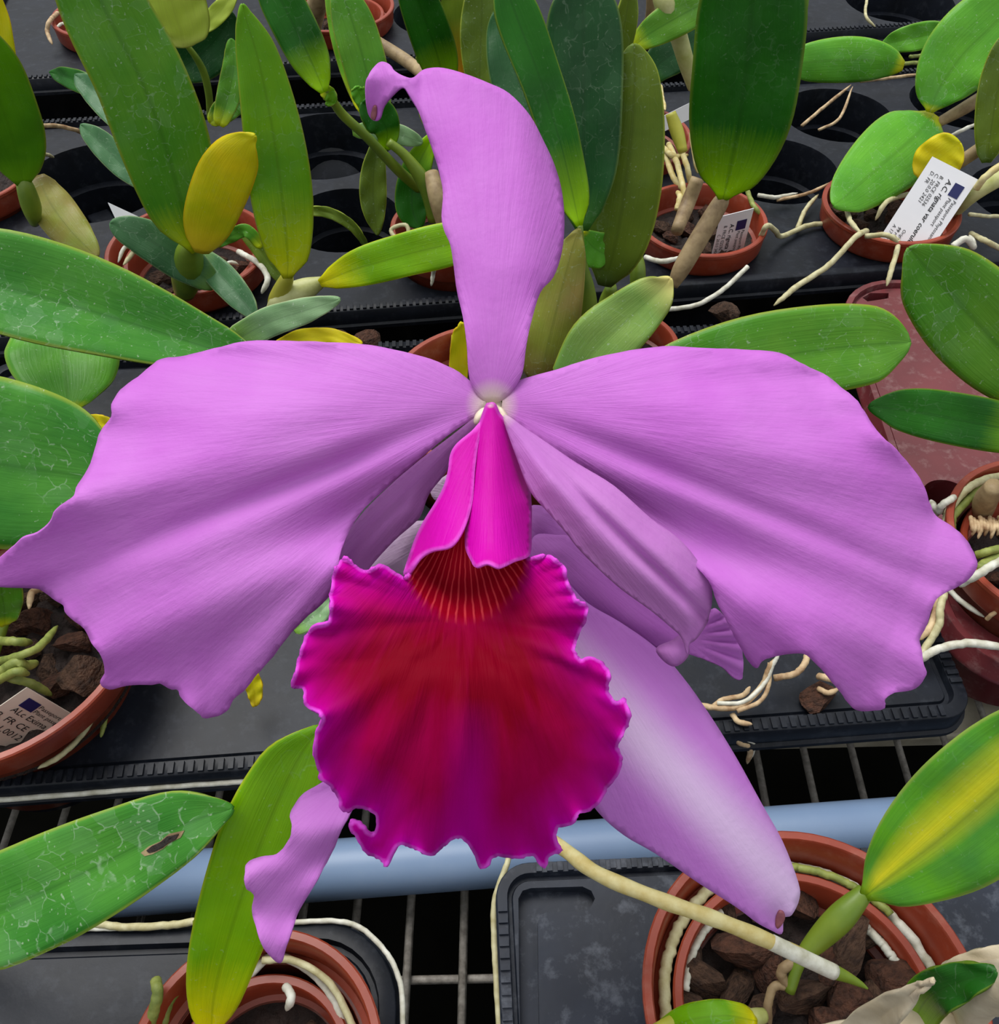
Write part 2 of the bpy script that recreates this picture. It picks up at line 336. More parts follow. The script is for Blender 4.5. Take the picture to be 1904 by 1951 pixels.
def lip_mat():
    m, t, b = nt('crimson_lip'); uv = sep(t, coords(t, 'UV')); v = coords(t)
    e = N(t, 'ShaderNodeAttribute', attribute_name='edge').outputs['Fac']
    x = math_(t, 'SUBTRACT', uv[0], .886); y = math_(t, 'SUBTRACT', uv[1], .95)
    r = math_(t, 'SQRT', math_(t, 'ADD', math_(t, 'MULTIPLY', x, x), math_(t, 'MULTIPLY', y, y)))
    a = math_(t, 'ARCTAN2', x, y)
    st = noise(t, comb(t, math_(t, 'MULTIPLY', a, 14.0), math_(t, 'MULTIPLY', r, 4.0)), 1.0, 4, .6)
    ee = math_(t, 'ADD', e, math_(t, 'MULTIPLY', math_(t, 'SUBTRACT', st, .5), .55))
    c = ramp(t, ee, [(.02, S(192, 0, 160)), (.22, S(178, 0, 128)), (.7, S(162, 0, 90)), (1.0, S(152, 0, 66))])
    # dark crimson heart of the lip
    px_ = math_(t, 'DIVIDE', math_(t, 'SUBTRACT', uv[0], .80), .25); py_ = math_(t, 'DIVIDE', math_(t, 'SUBTRACT', uv[1], 1.275), .15)
    d1 = math_(t, 'SQRT', math_(t, 'ADD', math_(t, 'MULTIPLY', px_, px_), math_(t, 'MULTIPLY', py_, py_)))
    qx_ = math_(t, 'DIVIDE', math_(t, 'SUBTRACT', uv[0], .95), .19); qy_ = math_(t, 'DIVIDE', math_(t, 'SUBTRACT', uv[1], 1.30), .20)
    d2 = math_(t, 'SQRT', math_(t, 'ADD', math_(t, 'MULTIPLY', qx_, qx_), math_(t, 'MULTIPLY', qy_, qy_)))
    d = math_(t, 'ADD', math_(t, 'MINIMUM', d1, d2), math_(t, 'MULTIPLY', math_(t, 'SUBTRACT', st, .5), .9))
    c = mix(t, ramp(t, d, [(.3, .95), (1.35, 0.0)]), c, S(118, 0, 22))
    # magenta flare down the middle
    fl = math_(t, 'MULTIPLY', ramp(t, math_(t, 'ABSOLUTE', math_(t, 'SUBTRACT', x, .012)), [(.005, 1.0), (.06, 0.0)]), ramp(t, math_(t, 'MULTIPLY', uv[1], .5), [(1.33 / 2, 0.0), (1.50 / 2, 1.0)]))
    # throat with pale veins
    tx = math_(t, 'DIVIDE', x, .132); ty = math_(t, 'DIVIDE', math_(t, 'SUBTRACT', uv[1], 1.045), .150)
    td = math_(t, 'SQRT', math_(t, 'ADD', math_(t, 'MULTIPLY', tx, tx), math_(t, 'MULTIPLY', ty, ty)))
    tdn = math_(t, 'ADD', td, math_(t, 'MULTIPLY', math_(t, 'SUBTRACT', st, .5), .25))
    tm = ramp(t, tdn, [(.86, 1.0), (1.04, 0.0)])
    wob = noise(t, comb(t, math_(t, 'MULTIPLY', a, 6.0), math_(t, 'MULTIPLY', r, 30.0)), 1.0, 2)
    sn = math_(t, 'SINE', math_(t, 'ADD', math_(t, 'MULTIPLY', a, 84.0), math_(t, 'MULTIPLY', wob, 2.5)))
    ln = math_(t, 'MULTIPLY', ramp(t, sn, [(.55, 0.0), (.9, 1.0)]), ramp(t, r, [(.07, .0), (.13, 1.0)]))
    th = mix(t, math_(t, 'MULTIPLY', ln, .85), S(148, 0, 28), S(206, 62, 70))
    c = mix(t, math_(t, 'MULTIPLY', fl, .55), c, S(196, 0, 160))
    c = mix(t, tm, c, th)
    c = mix(t, ramp(t, e, [(.02, .95), (.075, 0.0)]), c, S(222, 84, 216))
    lk(t, c, b.inputs['Base Color']); b.inputs['Roughness'].default_value = .6; b.inputs['Specular IOR Level'].default_value = .04
    bump(t, b, st, .35, .0018)
    translucent(t, b, c, .10)
    return m
M['lip'] = lip_mat()

# ------------------------------------------------------------------ the setting: floor, wire bench
fl = MB(); fl.box((0, .5, -.86), (4, 0, 0), (0, 4, 0), (0, 0, .02)); tag(fl.build('floor', M['floor'], smooth=False), kind='structure')
BZ = -.064
bench = empty('wire_bench', (0, .5, BZ), 'rusty galvanised wire mesh bench top under the black trays', 'bench')
ang = math.radians(2.0)
for i in range(46):
    x = -.52 + i * .0243
    b = MB(); b.tube([(x + .018, -.1, BZ), (x + .018 - .0, .5, BZ), (x + .018, 1.15, BZ)], .0019, 6); b.build('wire', M['wire'], bench)
for y in (-.05, .020, .109, .244, .342, .44, .60, .76, .92, 1.08):
    b = MB(); b.tube([(-.55, y - .01, BZ - .0036), (.62, y + .012, BZ - .0036)], .0019, 6); b.build('cross_wire', M['wire'], bench)
for y in (.234, .75):
    b = MB(); b.box((.03, y + .002, BZ - .0115), (.60, .016, 0), (0, .016, 0), (0, 0, .0055)); b.build('bench_rail', M['beam'], bench, smooth=False, bevel=.002)
for x, y in ((-.122, .15), (.52, .2), (-.5, .75), (.5, .75)):
    b = MB(); b.box((x, y, -.46), (.011, 0, 0), (0, .011, 0), (0, 0, .378)); b.build('bench_leg', M['beam'], bench, smooth=False, bevel=.002)
# grey pipe lying along the front
pl, pr = W(200, 1690, -.038), W(1742, 1572, -.038)
dv = (pr - pl) / np.linalg.norm(pr - pl)
pp = MB(); pp.tube([pl - dv * .005, pl + dv * .1, pl + dv * .3, pl + dv * .5], .0128, 28)
pipe = tag(pp.build('water_pipe', M['pipe']), 'smooth grey-blue plastic pipe lying across the wire bench', 'pipe')
cp = MB(); cp.tube([pl - dv * .045, pl - dv * .02, pl - dv * .001], .0145, 24); cp.build('pipe_coupling', M['tray'], pipe)

# ------------------------------------------------------------------ trays
def rrect(w, d, r, off, n=8):
    r = max(r - off, .002); x0, y0, x1, y1 = off, off, w - off, d - off; out = []
    for cx, cy, a0 in ((x1 - r, y0 + r, -90), (x1 - r, y1 - r, 0), (x0 + r, y1 - r, 90), (x0 + r, y0 + r, 180)):
        for k in range(n + 1):
            a = math.radians(a0 + 90 * k / n); out.append((cx + r * math.cos(a), cy + r * math.sin(a)))
    return np.array(out)
def circ(c, r, n=40): return np.array([(c[0] + r * math.cos(2 * math.pi * k / n), c[1] + r * math.sin(2 * math.pi * k / n)) for k in range(n)])
def tray(o, deg, w, d, label, mat, sockets=(), grooves=(), ribs='', rad=.022, each=False, name='plant_tray', z0=0.0, ps=1.0):
    """moulded propagation tray; sockets (world x, y, radius, empty?) are real holes with walls and floor"""
    a = math.radians(deg); ex = np.array([math.cos(a), math.sin(a)]); ey = np.array([-math.sin(a), math.cos(a)]); o = np.asarray(o, float)
    to = lambda p: o + p[0] * ex + p[1] * ey
    loc = lambda p: np.array([(np.asarray(p) - o) @ ex, (np.asarray(p) - o) @ ey])
    root = empty(name, (o[0], o[1], BZ + .002), label, 'tray')
    m = MB()
    prof = [(.040, -.058), (.0035, -.011), (.0, -.0105), (.0, -.0080), (.0016, -.0070), (.0024, .0022), (.0030, .0028), (.0086, .0028), (.0094, -.0012), (.0112, -.0012), (.0120, 0)]
    prof = [(q * ps if i else q, z) for i, (q, z) in enumerate(prof)]
    L = [rrect(w, d, rad, of) for of, z in prof]; n = len(L[0])
    vs = []; fs = []
    for l, (of, z) in zip(L, prof):
        for q in l: p = to(q); vs.append((p[0], p[1], z + z0))
    fs = [[i * n + k, i * n + (k + 1) % n, (i + 1) * n + (k + 1) % n, (i + 1) * n + k] for i in range(len(L) - 1) for k in range(n)]
    m.add(vs, fs)
    def fit(q):
        for k in range(14):
            if inside(circ(loc(q[:2]), q[2] * (1 - .03 * k)), L[-1]).all(): return (q[0], q[1], q[2] * (1 - .03 * k), q[3])
        return q
    sockets = [fit(q) for q in sockets]
    holes = []
    for sx, sy, r, emp in sockets: holes.append(circ(loc((sx, sy)), r))
    for g in grooves: holes.append(np.array([loc(p) for p in g]))
    inner = L[-1]
    for h in holes:
        if not inside(h, inner).all(): print('dropped hole', label, to(h.mean(0)))
    holes = [h for h in holes if inside(h, inner).all()]
    v2, f2, _ = fill(inner, .016, holes)
    m.add([(*to(q), z0) for q in v2], f2)
    ns = sum(1 for s in sockets if inside(circ(loc(s[:2]), s[2]), inner).all())
    for k, h in enumerate(holes):
        c = h.mean(0)
        if k < ns:
            s = [s for s in sockets if inside(circ(loc(s[:2]), s[2]), inner).all()][k]
            pr_ = [(1, 0), (.985, -.003), (.93, -.030), (.82, -.031), (.80, -.0540), (.30, -.0540), (.28, -.058), (.02, -.058)] if s[3] else [(1, 0), (.985, -.003), (.90, -.056), (.3, -.056), (.02, -.058)]
        else: pr_ = [(1, 0), (.97, -.002), (.93, -.006), (.5, -.006), (.1, -.006)] if k == 99 else None
        if pr_ is not None:
            rr = []
            for sc_, z in pr_:
                for q in h: p = to(c + (q - c) * sc_); rr.append((p[0], p[1], z + z0))
            nn = len(h)
            m.add(rr, [[i * nn + j, i * nn + (j + 1) % nn, (i + 1) * nn + (j + 1) % nn, (i + 1) * nn + j] for i in range(len(pr_) - 1) for j in range(nn)] + [[(len(pr_) - 1) * nn + j for j in range(nn)]])
        else:
            nn = len(h); rr = [(*to(q), z0) for q in h] + [(*to(q), z0 - .006) for q in h]
            m.add(rr, [[j, (j + 1) % nn, nn + (j + 1) % nn, nn + j] for j in range(nn)])
            v3, f3, _ = fill(h, .02); m.add([(*to(q), z0 - .006) for q in v3], f3)
    body = m.build('tray_body', mat, root); body.modifiers.new('es', 'EDGE_SPLIT').split_angle = math.radians(50)
    # drainage bosses on the floor of empty sockets
    for sx, sy, r, emp in sockets:
        if emp and r > .03:
            for q in range(4):
                t = q * math.pi / 2 + .5 + a; bb = MB()
                u_ = np.array([math.cos(t), math.sin(t), 0]); w_ = np.array([-u_[1], u_[0], 0])
                bb.box(np.array([sx, sy, z0 - .0505]) + u_ * r * .56, u_ * r * .17, w_ * r * .16, np.array([0, 0, .004])); bb.build('socket_rib', mat, root, smooth=False, bevel=.0015)
    # ribs along the rim
    mb = MB(); proto = None; z = z0 + .0032
    def side(s):
        if s in 'fb':
            y = .0058 * ps if s == 'f' else d - .0058 * ps
            return [((x, y), ex, ey) for x in np.arange(rad + .004, w - rad, .0042)]
        x = .0058 * ps if s == 'l' else w - .0058 * ps
        return [((x, y), ey, ex) for y in np.arange(rad + .004, d - rad, .0042)]
    for s in ribs:
        for q, e1, e2 in side(s):
            p = to(np.array(q)); args = ((p[0], p[1], z), np.array([*e1, 0]) * .0011, np.array([*e2, 0]) * .0026 * ps, np.array([0, 0, .0008]))
            if each:
                bm_ = MB(); bm_.box(*args); bm_.build('rim_rib', mat, root, smooth=False)
            else: mb.box(*args)
    if mb.v: tag(mb.build('rim_ribs', mat, root, smooth=False), kind='stuff')
    return root

POT = dict(  # centre x, y, rim radius, rim height, inner pot (radius, rim height) or None, label
    A=(-.203, .528, .053, .020, (.044, .012), 'terracotta pot holding the yellow-leaved orchid, upper left'),
    B=(-.385, .620, .050, .020, None, 'terracotta pot cut off by the left edge of the picture'),
    C=(-.220, .221, .065, .038, None, 'large terracotta pot with a stained label, left under the lilac petal'),
    D=(-.080, .060, .042, .030, (.031, .016), 'terracotta pot with a smaller pot nested in it, bottom left'),
    E=(.1055, .078, .0575, .034, (.0465, .024), 'wide terracotta pot full of bark chunks with a nested pot, bottom right'),
    F=(-.030, .545, .042, .025, None, 'terracotta pot half hidden behind the upright lilac sepal'),
    G=(.137, .564, .0445, .018, None, 'terracotta pot with a white label and a broad upright leaf'),
    H=(.270, .580, .0465, .018, None, 'terracotta pot with a tilted white label at upper right'),
    I=(-.150, .905, .054, .018, (.045, .010), 'terracotta pot at the top edge left of the sepal tip'),
    J=(-.352, .890, .050, .018, None, 'terracotta pot in shade at the top left corner'),
    K=(.262, .272, .052, .036, (.042, .024), 'terracotta pot with pale roots in the dark red tray, right edge'),
    L=(.068, .416, .034, .032, None, 'terracotta pot behind the pale-tipped leaf, right of the sepal base'),
    N=(-.004, .358, .054, .050, None, 'terracotta pot whose thick rim curves out above the left petal'),
    O=(.238, .055, .040, .034, None, 'terracotta pot just showing at the lower right edge'),
    Q=(.098, .690, .050, .010, None, 'terracotta pot with roots behind the olive leaf, top centre'),
)
def hole(k, emp=False, s=.915): p = POT[k]; return (p[0], p[1], p[2] * s, emp)
LG = [W(*q) [:2] for q in ()]
def groove_L():
    pts = [(991, 1950), (989, 1850), (988, 1712), (996, 1697), (1012, 1692), (1110, 1689), (1127, 1697), (1134, 1712), (1126, 1728), (1110, 1736), (1040, 1739), (1029, 1744), (1025, 1758), (1026, 1850), (1028, 1950), (1030, 2010), (994, 2010)]
    return [W(x, y, 0)[:2] for x, y in pts]
tray((.0071, -.108), 2.5, .50, .244, 'dusty black tray with an L-shaped groove under the bark-filled pot, bottom right', M['tray_dusty'], [hole('E', s=.90), hole('O')], [groove_L()], 'lb', each=True, rad=.015, ps=.68)
tray((-.5274, -.1505), 1.9, .50, .250, 'black tray with a rounded corner, bottom left beneath the big green leaf', M['tray'], [(POT['D'][0] - .004, POT['D'][1], .047, False), (-.235, .03, .04, True)], [], '', rad=.034)
a3 = math.radians(4.6)
tray((.214 - .50 * math.cos(a3), .1971 - .50 * math.sin(a3)), 4.6, .50, .280, 'wide black tray under the lilac flower', M['tray'],
     [hole('C', s=.90), hole('N'), hole('L'), (-.14, .39, .050, True), (.02, .245, .042, True), (.130, .335, .038, True), (.162, .232, .0145, True)], [], 'fbr', rad=.016)
a5 = math.radians(7)
o5 = np.array([.035, .4965])
tray(o5 - .50 * np.array([math.cos(a5), math.sin(a5)]), 7, .495, .278, 'black tray with empty moulded sockets, upper left', M['tray'],
     [hole('A'), hole('F'), hole('B'), (-.110, .590, .040, True), (-.135, .692, .050, True), (-.300, .640, .056, True), (-.02, .69, .045, True), (-.30, .515, .034, True), (-.225, .668, .020, True)], [], 'fb')
tray(o5, 7, .50, .278, 'black tray with empty round sockets, upper right', M['tray'],
     [hole('G'), hole('H'), hole('Q'), (.274, .740, .044, True), (.208, .656, .047, True), (.39, .62, .045, True), (.385, .76, .045, True)], [], 'b')
o7 = np.array([.035, .850]); a7 = math.radians(7.6)
tray(o7 - .50 * np.array([math.cos(a7), math.sin(a7)]), 7.6, .495, .28, 'black tray along the top edge, left', M['tray'], [hole('I'), hole('J'), (-.25, .88, .036, True), (-.05, .93, .05, True)], [], 'f')
tray(o7, 7.6, .50, .28, 'black tray along the top edge, right', M['tray'], [(.385, .962, .055, True), (.22, .96, .055, True)], [], 'f')
tray((.2085, .216), -1.5, .40, .297, 'dark red tray at the right edge', M['tray_red'], [hole('K', s=.90), (.36, .42, .045, True), (.236, .325, .013, True)], [[W(x, y, 0)[:2] for x, y in [(1640, 577), (1655, 568), (1690, 568), (1690, 578), (1650, 584)]]], '', rad=.04, z0=.004, ps=.6)

SHORT = dict(A='pot of the yellow-leaved orchid', B='pot cut off by the left edge', C='large pot with the stained label', D='nested pot at bottom left', E='wide bark-filled pot at bottom right', F='pot behind the upright lilac sepal', G='labelled pot with the broad upright leaf', H='pot with the tilted label',
             I='pot at the top edge left of the sepal tip', J='shaded pot at the top left corner', K='pot with pale roots at the right edge', L='pot behind the pale-tipped leaf', N='pot with the thick curved rim above the left petal', O='pot at the lower right edge', Q='pot behind the olive leaf')
def pot(k):
    x, y, r, zr, inner, label = POT[k]
    def one(r, zr, label, zb):
        h = zr - zb
        root = empty('plant_pot', (x, y, zb), label, 'pot')
        c = (x, y, zb)
        b = MB(); b.lathe(c, [(.004, 0), (r * .66, 0), (r * .68, .002), (r * .87, h - .017), (r * .85 - .001, h - .017), (r * .66 - .0015, .004), (.004, .004)], 64); b.build('pot_body', M['pot'], root)
        b = MB(); b.lathe(c, [(r * .86, h - .018), (r * .925, h - .0175), (r * .965, h - .0145), (r * .985, h - .003), (r, h - .0025), (r, h - .0006), (r - .0006, h), (r - .0030, h), (r - .0036, h - .0008), (r * .90, h - .016), (r * .85 - .0012, h - .0175), (r * .86, h - .018)], 64)
        rm = b.build('pot_rim', M['pot_rim'], root)
        for o in root.children: o.modifiers.new('es', 'EDGE_SPLIT').split_angle = math.radians(40)
        return root
    one(r, zr, label, -.050)
    ri, zi, zb = (r * .87, zr, -.045)
    if inner:
        one(inner[0] * .985, inner[1], 'smaller terracotta pot nested inside the ' + dict(A='pot of the yellow-leaved orchid', D='bottom left pot', E='wide bark-filled pot', I='pot at the top edge', K='pot with pale roots')[k], -.044); ri = inner[0] * .84; zi = inner[1]
    # potting mix surface
    v, f, e = fill(circ((x, y), ri - .001, 48), .0045)
    z = zi - (.031 if k == 'C' else .017) + .004 * np.array([math.sin(p[0] * 400) * math.cos(p[1] * 370) for p in v]) * np.clip(e / .01, 0, 1)
    o = obj('potting_mix', np.c_[v, z], f, M['soil'])
    tag(o, 'dark bark potting mix in the ' + SHORT[k], 'potting mix', kind='stuff')
    return zi
for k in POT: pot(k)

# ------------------------------------------------------------------ plants: leaves, stems, roots
LEN = []; LOW = set()
def leaf(parent, style, h0, dY, pts, name='leaf', vee=.3, roll=0.0, tip=.16, nu=30, nv=6, curl=0.0, base=.06):
    """one leaf: pts are (x, y, half width) from the base to the tip"""
    p = np.array([q[:3] for q in pts], float); ch = np.r_[0, np.cumsum(np.hypot(*np.diff(p[:, :2], axis=0).T))]; fr = ch / ch[-1]
    Y0 = W(p[0, 0], p[0, 1], h0)[1]
    sp = spline(np.c_[p, fr], 10)
    u0 = np.linspace(0, 1, len(sp)); uu = np.linspace(0, 1, nu)
    uu = 1 - (1 - uu) ** 1.25
    sp = np.array([np.interp(uu, u0, sp[:, j]) for j in range(4)]).T
    C3 = np.array([V(s[0], s[1], Y0 + dY * s[3] + curl * s[3] * (1 - s[3]) * 4) for s in sp])
    T = np.gradient(C3, axis=0); T /= np.linalg.norm(T, axis=1)[:, None]
    wpx = sp[:, 2].copy(); f = sp[:, 3]
    k = f > 1 - tip; wpx[k] *= np.sqrt(np.clip(1 - ((f[k] - 1 + tip) / tip) ** 2, 0.0008, 1))
    k = f < base; wpx[k] *= .55 + .45 * f[k] / base
    vs = []; uv = []
    for i in range(nu):
        vd = C3[i] - CAM; dist = vd @ FW; vn = vd / np.linalg.norm(vd)
        s = np.cross(T[i], vn); s /= np.linalg.norm(s) + 1e-9
        nrm = np.cross(s, T[i]); nrm *= -np.sign(nrm @ vn)
        cr, sr = math.cos(roll), math.sin(roll); s2 = s * cr + nrm * sr; n2 = nrm * cr - s * sr
        hw = wpx[i] * dist / FPX / max(cr, .3)
        for j in range(-nv, nv + 1):
            q = j / nv
            lift = hw * vee * (abs(q) ** 1.25 - .35) - hw * .10 * q ** 4
            wob = .0007 * math.sin(uu[i] * 21 + j * .4) * abs(q)
            vs.append(C3[i] + s2 * hw * q + n2 * (lift + wob)); uv.append((uu[i], .5 + q / 2))
    m = 2 * nv + 1
    fs = [[i * m + j, i * m + j + 1, (i + 1) * m + j + 1, (i + 1) * m + j] for i in range(nu - 1) for j in range(m - 1)]
    LEN.append((parent.name, name, style, round(float(np.linalg.norm(np.diff(C3, axis=0), axis=1).sum()), 3), np.round(C3[[0, -1]], 2).tolist()))
    return obj(name, vs, fs, M[style], parent, uv=uv, solid=.0011)
def path(pts, n=8):
    """pts (x, y, height) -> smooth world path"""
    return spline([W(*q) for q in pts], n)
def root_(parent, pts, r=.0016, mat='root', name='root', tipmat=None, taper=True):
    r = r * .86
    if parent in LOW: pts = [(x, y, h - .014 if h > .022 else h) for x, y, h in pts]
    c = path(pts, 8); c = c + RNG.normal(0, r * .05, c.shape)
    rr = np.full(len(c), r) * (1 + .06 * np.sin(np.arange(len(c)) * 1.3) * RNG.random(len(c)))
    if taper: rr[-5:] *= np.array([.95, .88, .75, .55, .2])
    b = MB(); b.tube(c, rr, 10); return b.build(name, M[mat], parent)
def bulb(parent, pts, mat='bulb_green', name='pseudobulb', n=6):
    """stem or pseudobulb: pts (x, y, height, radius in px)"""
    c = spline([W(*q[:3]) for q in pts], n); rp = spline([(q[3], 0) for q in pts], n)[:, 0]
    rr = np.array([q * ((p - CAM) @ FW) / FPX for q, p in zip(rp, c)]); b = MB(); b.tube(c, rr, 14)
    return b.build(name, M[mat], parent)
def plant(k, label, name='orchid_plant', at=None):
    if at is None: x, y, r, zr, inner, _ = POT[k]; at = (x, y, (inner[1] if inner else zr) - .022)
    return empty(name, at, label, 'plant')

# A: yellow-leaved orchid, upper left
a = plant('A', 'orchid with one long arching leaf and a short yellow leaf, upper left'); LOW.add(a)
bulb(a, [(352, 556, .02, 20), (357, 520, .04, 30), (362, 478, .06, 24), (372, 462, .07, 10)], 'bulb_green')
leaf(a, 'L_green', .065, .02, [(374, 480, 16), (352, 408, 62), (316, 280, 84), (268, 150, 86), (206, 30, 82), (165, -60, 70), (130, -140, 30)], vee=.16)
leaf(a, 'L_yellow', .066, -.01, [(384, 482, 22), (396, 425, 46), (430, 335, 52), (466, 276, 34), (486, 258, 16)], vee=-.12, tip=.25)
leaf(a, 'L_blue', .035, .0, [(410, 545, 18), (350, 498, 38), (280, 455, 36), (210, 425, 20)], vee=.05)
leaf(a, 'L_blue', .045, -.05, [(372, 480, 18), (420, 525, 28), (460, 570, 24), (490, 608, 10)])
bulb(a, [(522, 600, .02, 12), (530, 570, .035, 18), (545, 535, .05, 14), (552, 520, .055, 8)], 'bulb_yellow')
leaf(a, 'L_bright', .055, .03, [(548, 530, 14), (548, 480, 42), (538, 380, 58), (520, 250, 56), (494, 120, 42), (470, 40, 26), (462, 8, 14)], vee=.14)
bulb(a, [(515, 610, .02, 14), (540, 575, .035, 24), (580, 552, .04, 22), (615, 536, .045, 10)], 'bulb_pale')
leaf(a, 'L_vivid', .047, .0, [(610, 540, 12), (680, 512, 34), (770, 486, 40), (860, 464, 40), (950, 440, 24)], vee=.12)
leaf(a, 'L_silver', .05, .0, [(440, 655, 26), (510, 615, 28), (580, 592, 24), (648, 570, 10)], vee=.1)
leaf(a, 'L_yellow', .045, -.01, [(520, 665, 10), (570, 645, 16), (630, 640, 14), (690, 655, 8)], vee=.1)
leaf(a, 'L_green', .04, .01, [(500, 470, 10), (470, 440, 12), (440, 450, 12), (410, 468, 8)], vee=.1)
leaf(a, 'L_olive', .04, -.02, [(455, 435, 8), (490, 470, 14), (520, 510, 14), (545, 545, 6)])
leaf(a, 'L_blue', .06, .03, [(285, 362, 10), (240, 320, 24), (195, 275, 24), (154, 238, 12)])
leaf(a, 'L_blue', .06, .05, [(245, 260, 12), (215, 215, 24), (180, 175, 24), (143, 143, 12)])
leaf(a, 'L_dark', .05, .05, [(215, 205, 10), (170, 165, 20), (130, 148, 18), (95, 138, 8)])
leaf(a, 'L_green', .055, .02, [(400, 235, 10), (425, 212, 22), (450, 200, 18), (475, 192, 10)])
leaf(a, 'L_green', .06, .03, [(418, 240, 14), (436, 180, 22), (446, 120, 20), (440, 74, 10)])
root_(a, [(300, 420, .03), (280, 450, .034), (255, 480, .034), (235, 505, .02)], .0018, 'root')
root_(a, [(300, 500, .03), (270, 480, .036), (240, 470, .038), (225, 500, .035)], .0015, 'root_white')
root_(a, [(455, 480, .03), (490, 500, .036), (510, 530, .036), (498, 560, .03)], .0022, 'root_white')
root_(a, [(420, 510, .03), (440, 500, .032), (455, 505, .03)], .0015, 'root_white')
leaf(a, 'L_olive', .02, .0, [(700, 470, 5), (670, 430, 9), (625, 405, 10), (575, 402, 8)], vee=.3)
# top-left lime bud sheath plant
j = plant('J', 'orchid with a pale lime sheath at the top edge, left'); LOW.add(j)
leaf(j, 'L_lime', .10, .0, [(350, 90, 30), (345, 60, 56), (330, 10, 62), (318, -50, 50)], name='sheath', vee=-.35, tip=.2)
leaf(j, 'L_lime', .09, .02, [(372, 62, 8), (400, 40, 16), (430, 8, 16), (450, -30, 8)])
leaf(j, 'L_deep', .05, .0, [(335, 140, 20), (375, 110, 44), (415, 70, 42), (440, 20, 20)])
bulb(j, [(400, 225, .03, 6), (398, 180, .05, 7), (385, 130, .07, 7), (352, 82, .09, 5), (312, 52, .10, 4)], 'bulb_green', name='stem')
root_(j, [(110, 25, .03), (95, 40, .036), (90, 60, .03), (100, 85, .01)], .0022, 'root_dry')
root_(j, [(140, 55, .03), (120, 45, .03), (105, 55, .03)], .0016, 'root_white')
# B: left edge plant
b_ = plant('B', 'orchid with a bright green leaf at the left edge')
bulb(b_, [(66, 425, .03, 9), (60, 395, .045, 18), (48, 355, .06, 16), (42, 335, .065, 8)], 'bulb_green')
leaf(b_, 'L_plain', .062, -.02, [(45, 352, 20), (30, 285, 54), (8, 215, 62), (-30, 120, 60), (-70, 40, 30)], vee=.1)
leaf(b_, 'L_yellow', .06, .02, [(40, 330, 10), (15, 200, 22), (2, 90, 24), (-5, -10, 14)], name='leaf')
leaf(b_, 'L_brown', .05, -.05, [(72, 335, 20), (95, 385, 38), (135, 440, 36), (185, 490, 16)], name='withered_leaf', vee=-.1)
root_(b_, [(70, 240, .05), (110, 240, .04), (150, 250, .03), (165, 262, .01)], .0018, 'root_dry')
root_(b_, [(70, 292, .03), (90, 295, .02), (103, 300, .01)], .0016, 'root')
# C: broad leaves at left and roots in the large pot
c_ = plant('C', 'orchid with huge water-stained leaves along the left edge')
leaf(c_, 'L_broad', .115, .0, [(-160, 500, 60), (-40, 530, 92), (120, 572, 96), (280, 622, 74), (420, 668, 44), (520, 700, 14)], vee=.5, roll=-.3)
leaf(c_, 'L_light', .05, .06, [(132, 782, 16), (128, 735, 76), (122, 680, 100), (116, 640, 88), (112, 610, 50)], vee=.12)
leaf(c_, 'L_broad', .11, .0, [(-240, 830, 60), (-110, 860, 150), (20, 888, 160), (140, 905, 130), (240, 915, 60)], vee=.12, roll=.1)
leaf(c_, 'L_yellow', .07, .0, [(150, 800, 8), (190, 806, 16), (225, 815, 8)])
leaf(c_, 'L_green', .06, .0, [(10, 1190, 12), (8, 1160, 30), (2, 1120, 36), (-4, 1075, 24)])
bulb(c_, [(-120, 1250, .02, 30), (-130, 1100, .06, 40), (-200, 900, .10, 20), (-240, 840, .112, 14)], 'bulb_green')
bulb(c_, [(-120, 1250, .02, 30), (-160, 900, .08, 30), (-180, 600, .11, 20), (-165, 505, .115, 12)], 'bulb_green')
bulb(c_, [(-30, 1290, .02, 14), (60, 1000, .04, 16), (132, 784, .05, 8)], 'bulb_green')
for q, r in (([(-20, 1220, .03), (30, 1222, .04), (62, 1225, .03)], .0022), ([(-10, 1262, .03), (40, 1248, .042), (75, 1232, .04), (110, 1192, .03)], .0020),
             ([(0, 1280, .035), (30, 1262, .04), (50, 1268, .036), (72, 1262, .03)], .0024), ([(-20, 1268, .028), (20, 1292, .030), (60, 1302, .026), (100, 1326, .016)], .0022),
             ([(-10, 1300, .03), (30, 1280, .04), (56, 1285, .035)], .0022)):
    root_(c_, q, r, 'root_green')
root_(c_, [(200, 1310, .012), (190, 1340, .012), (160, 1395, .014), (115, 1440, .016), (72, 1464, .014)], .0014, 'root')
root_(c_, [(205, 1330, .006), (200, 1370, .004), (192, 1405, .004)], .0014, 'root_green')
root_(c_, [(90, 1120, .02), (62, 1128, .03), (55, 1160, .03)], .0018, 'root_dry')
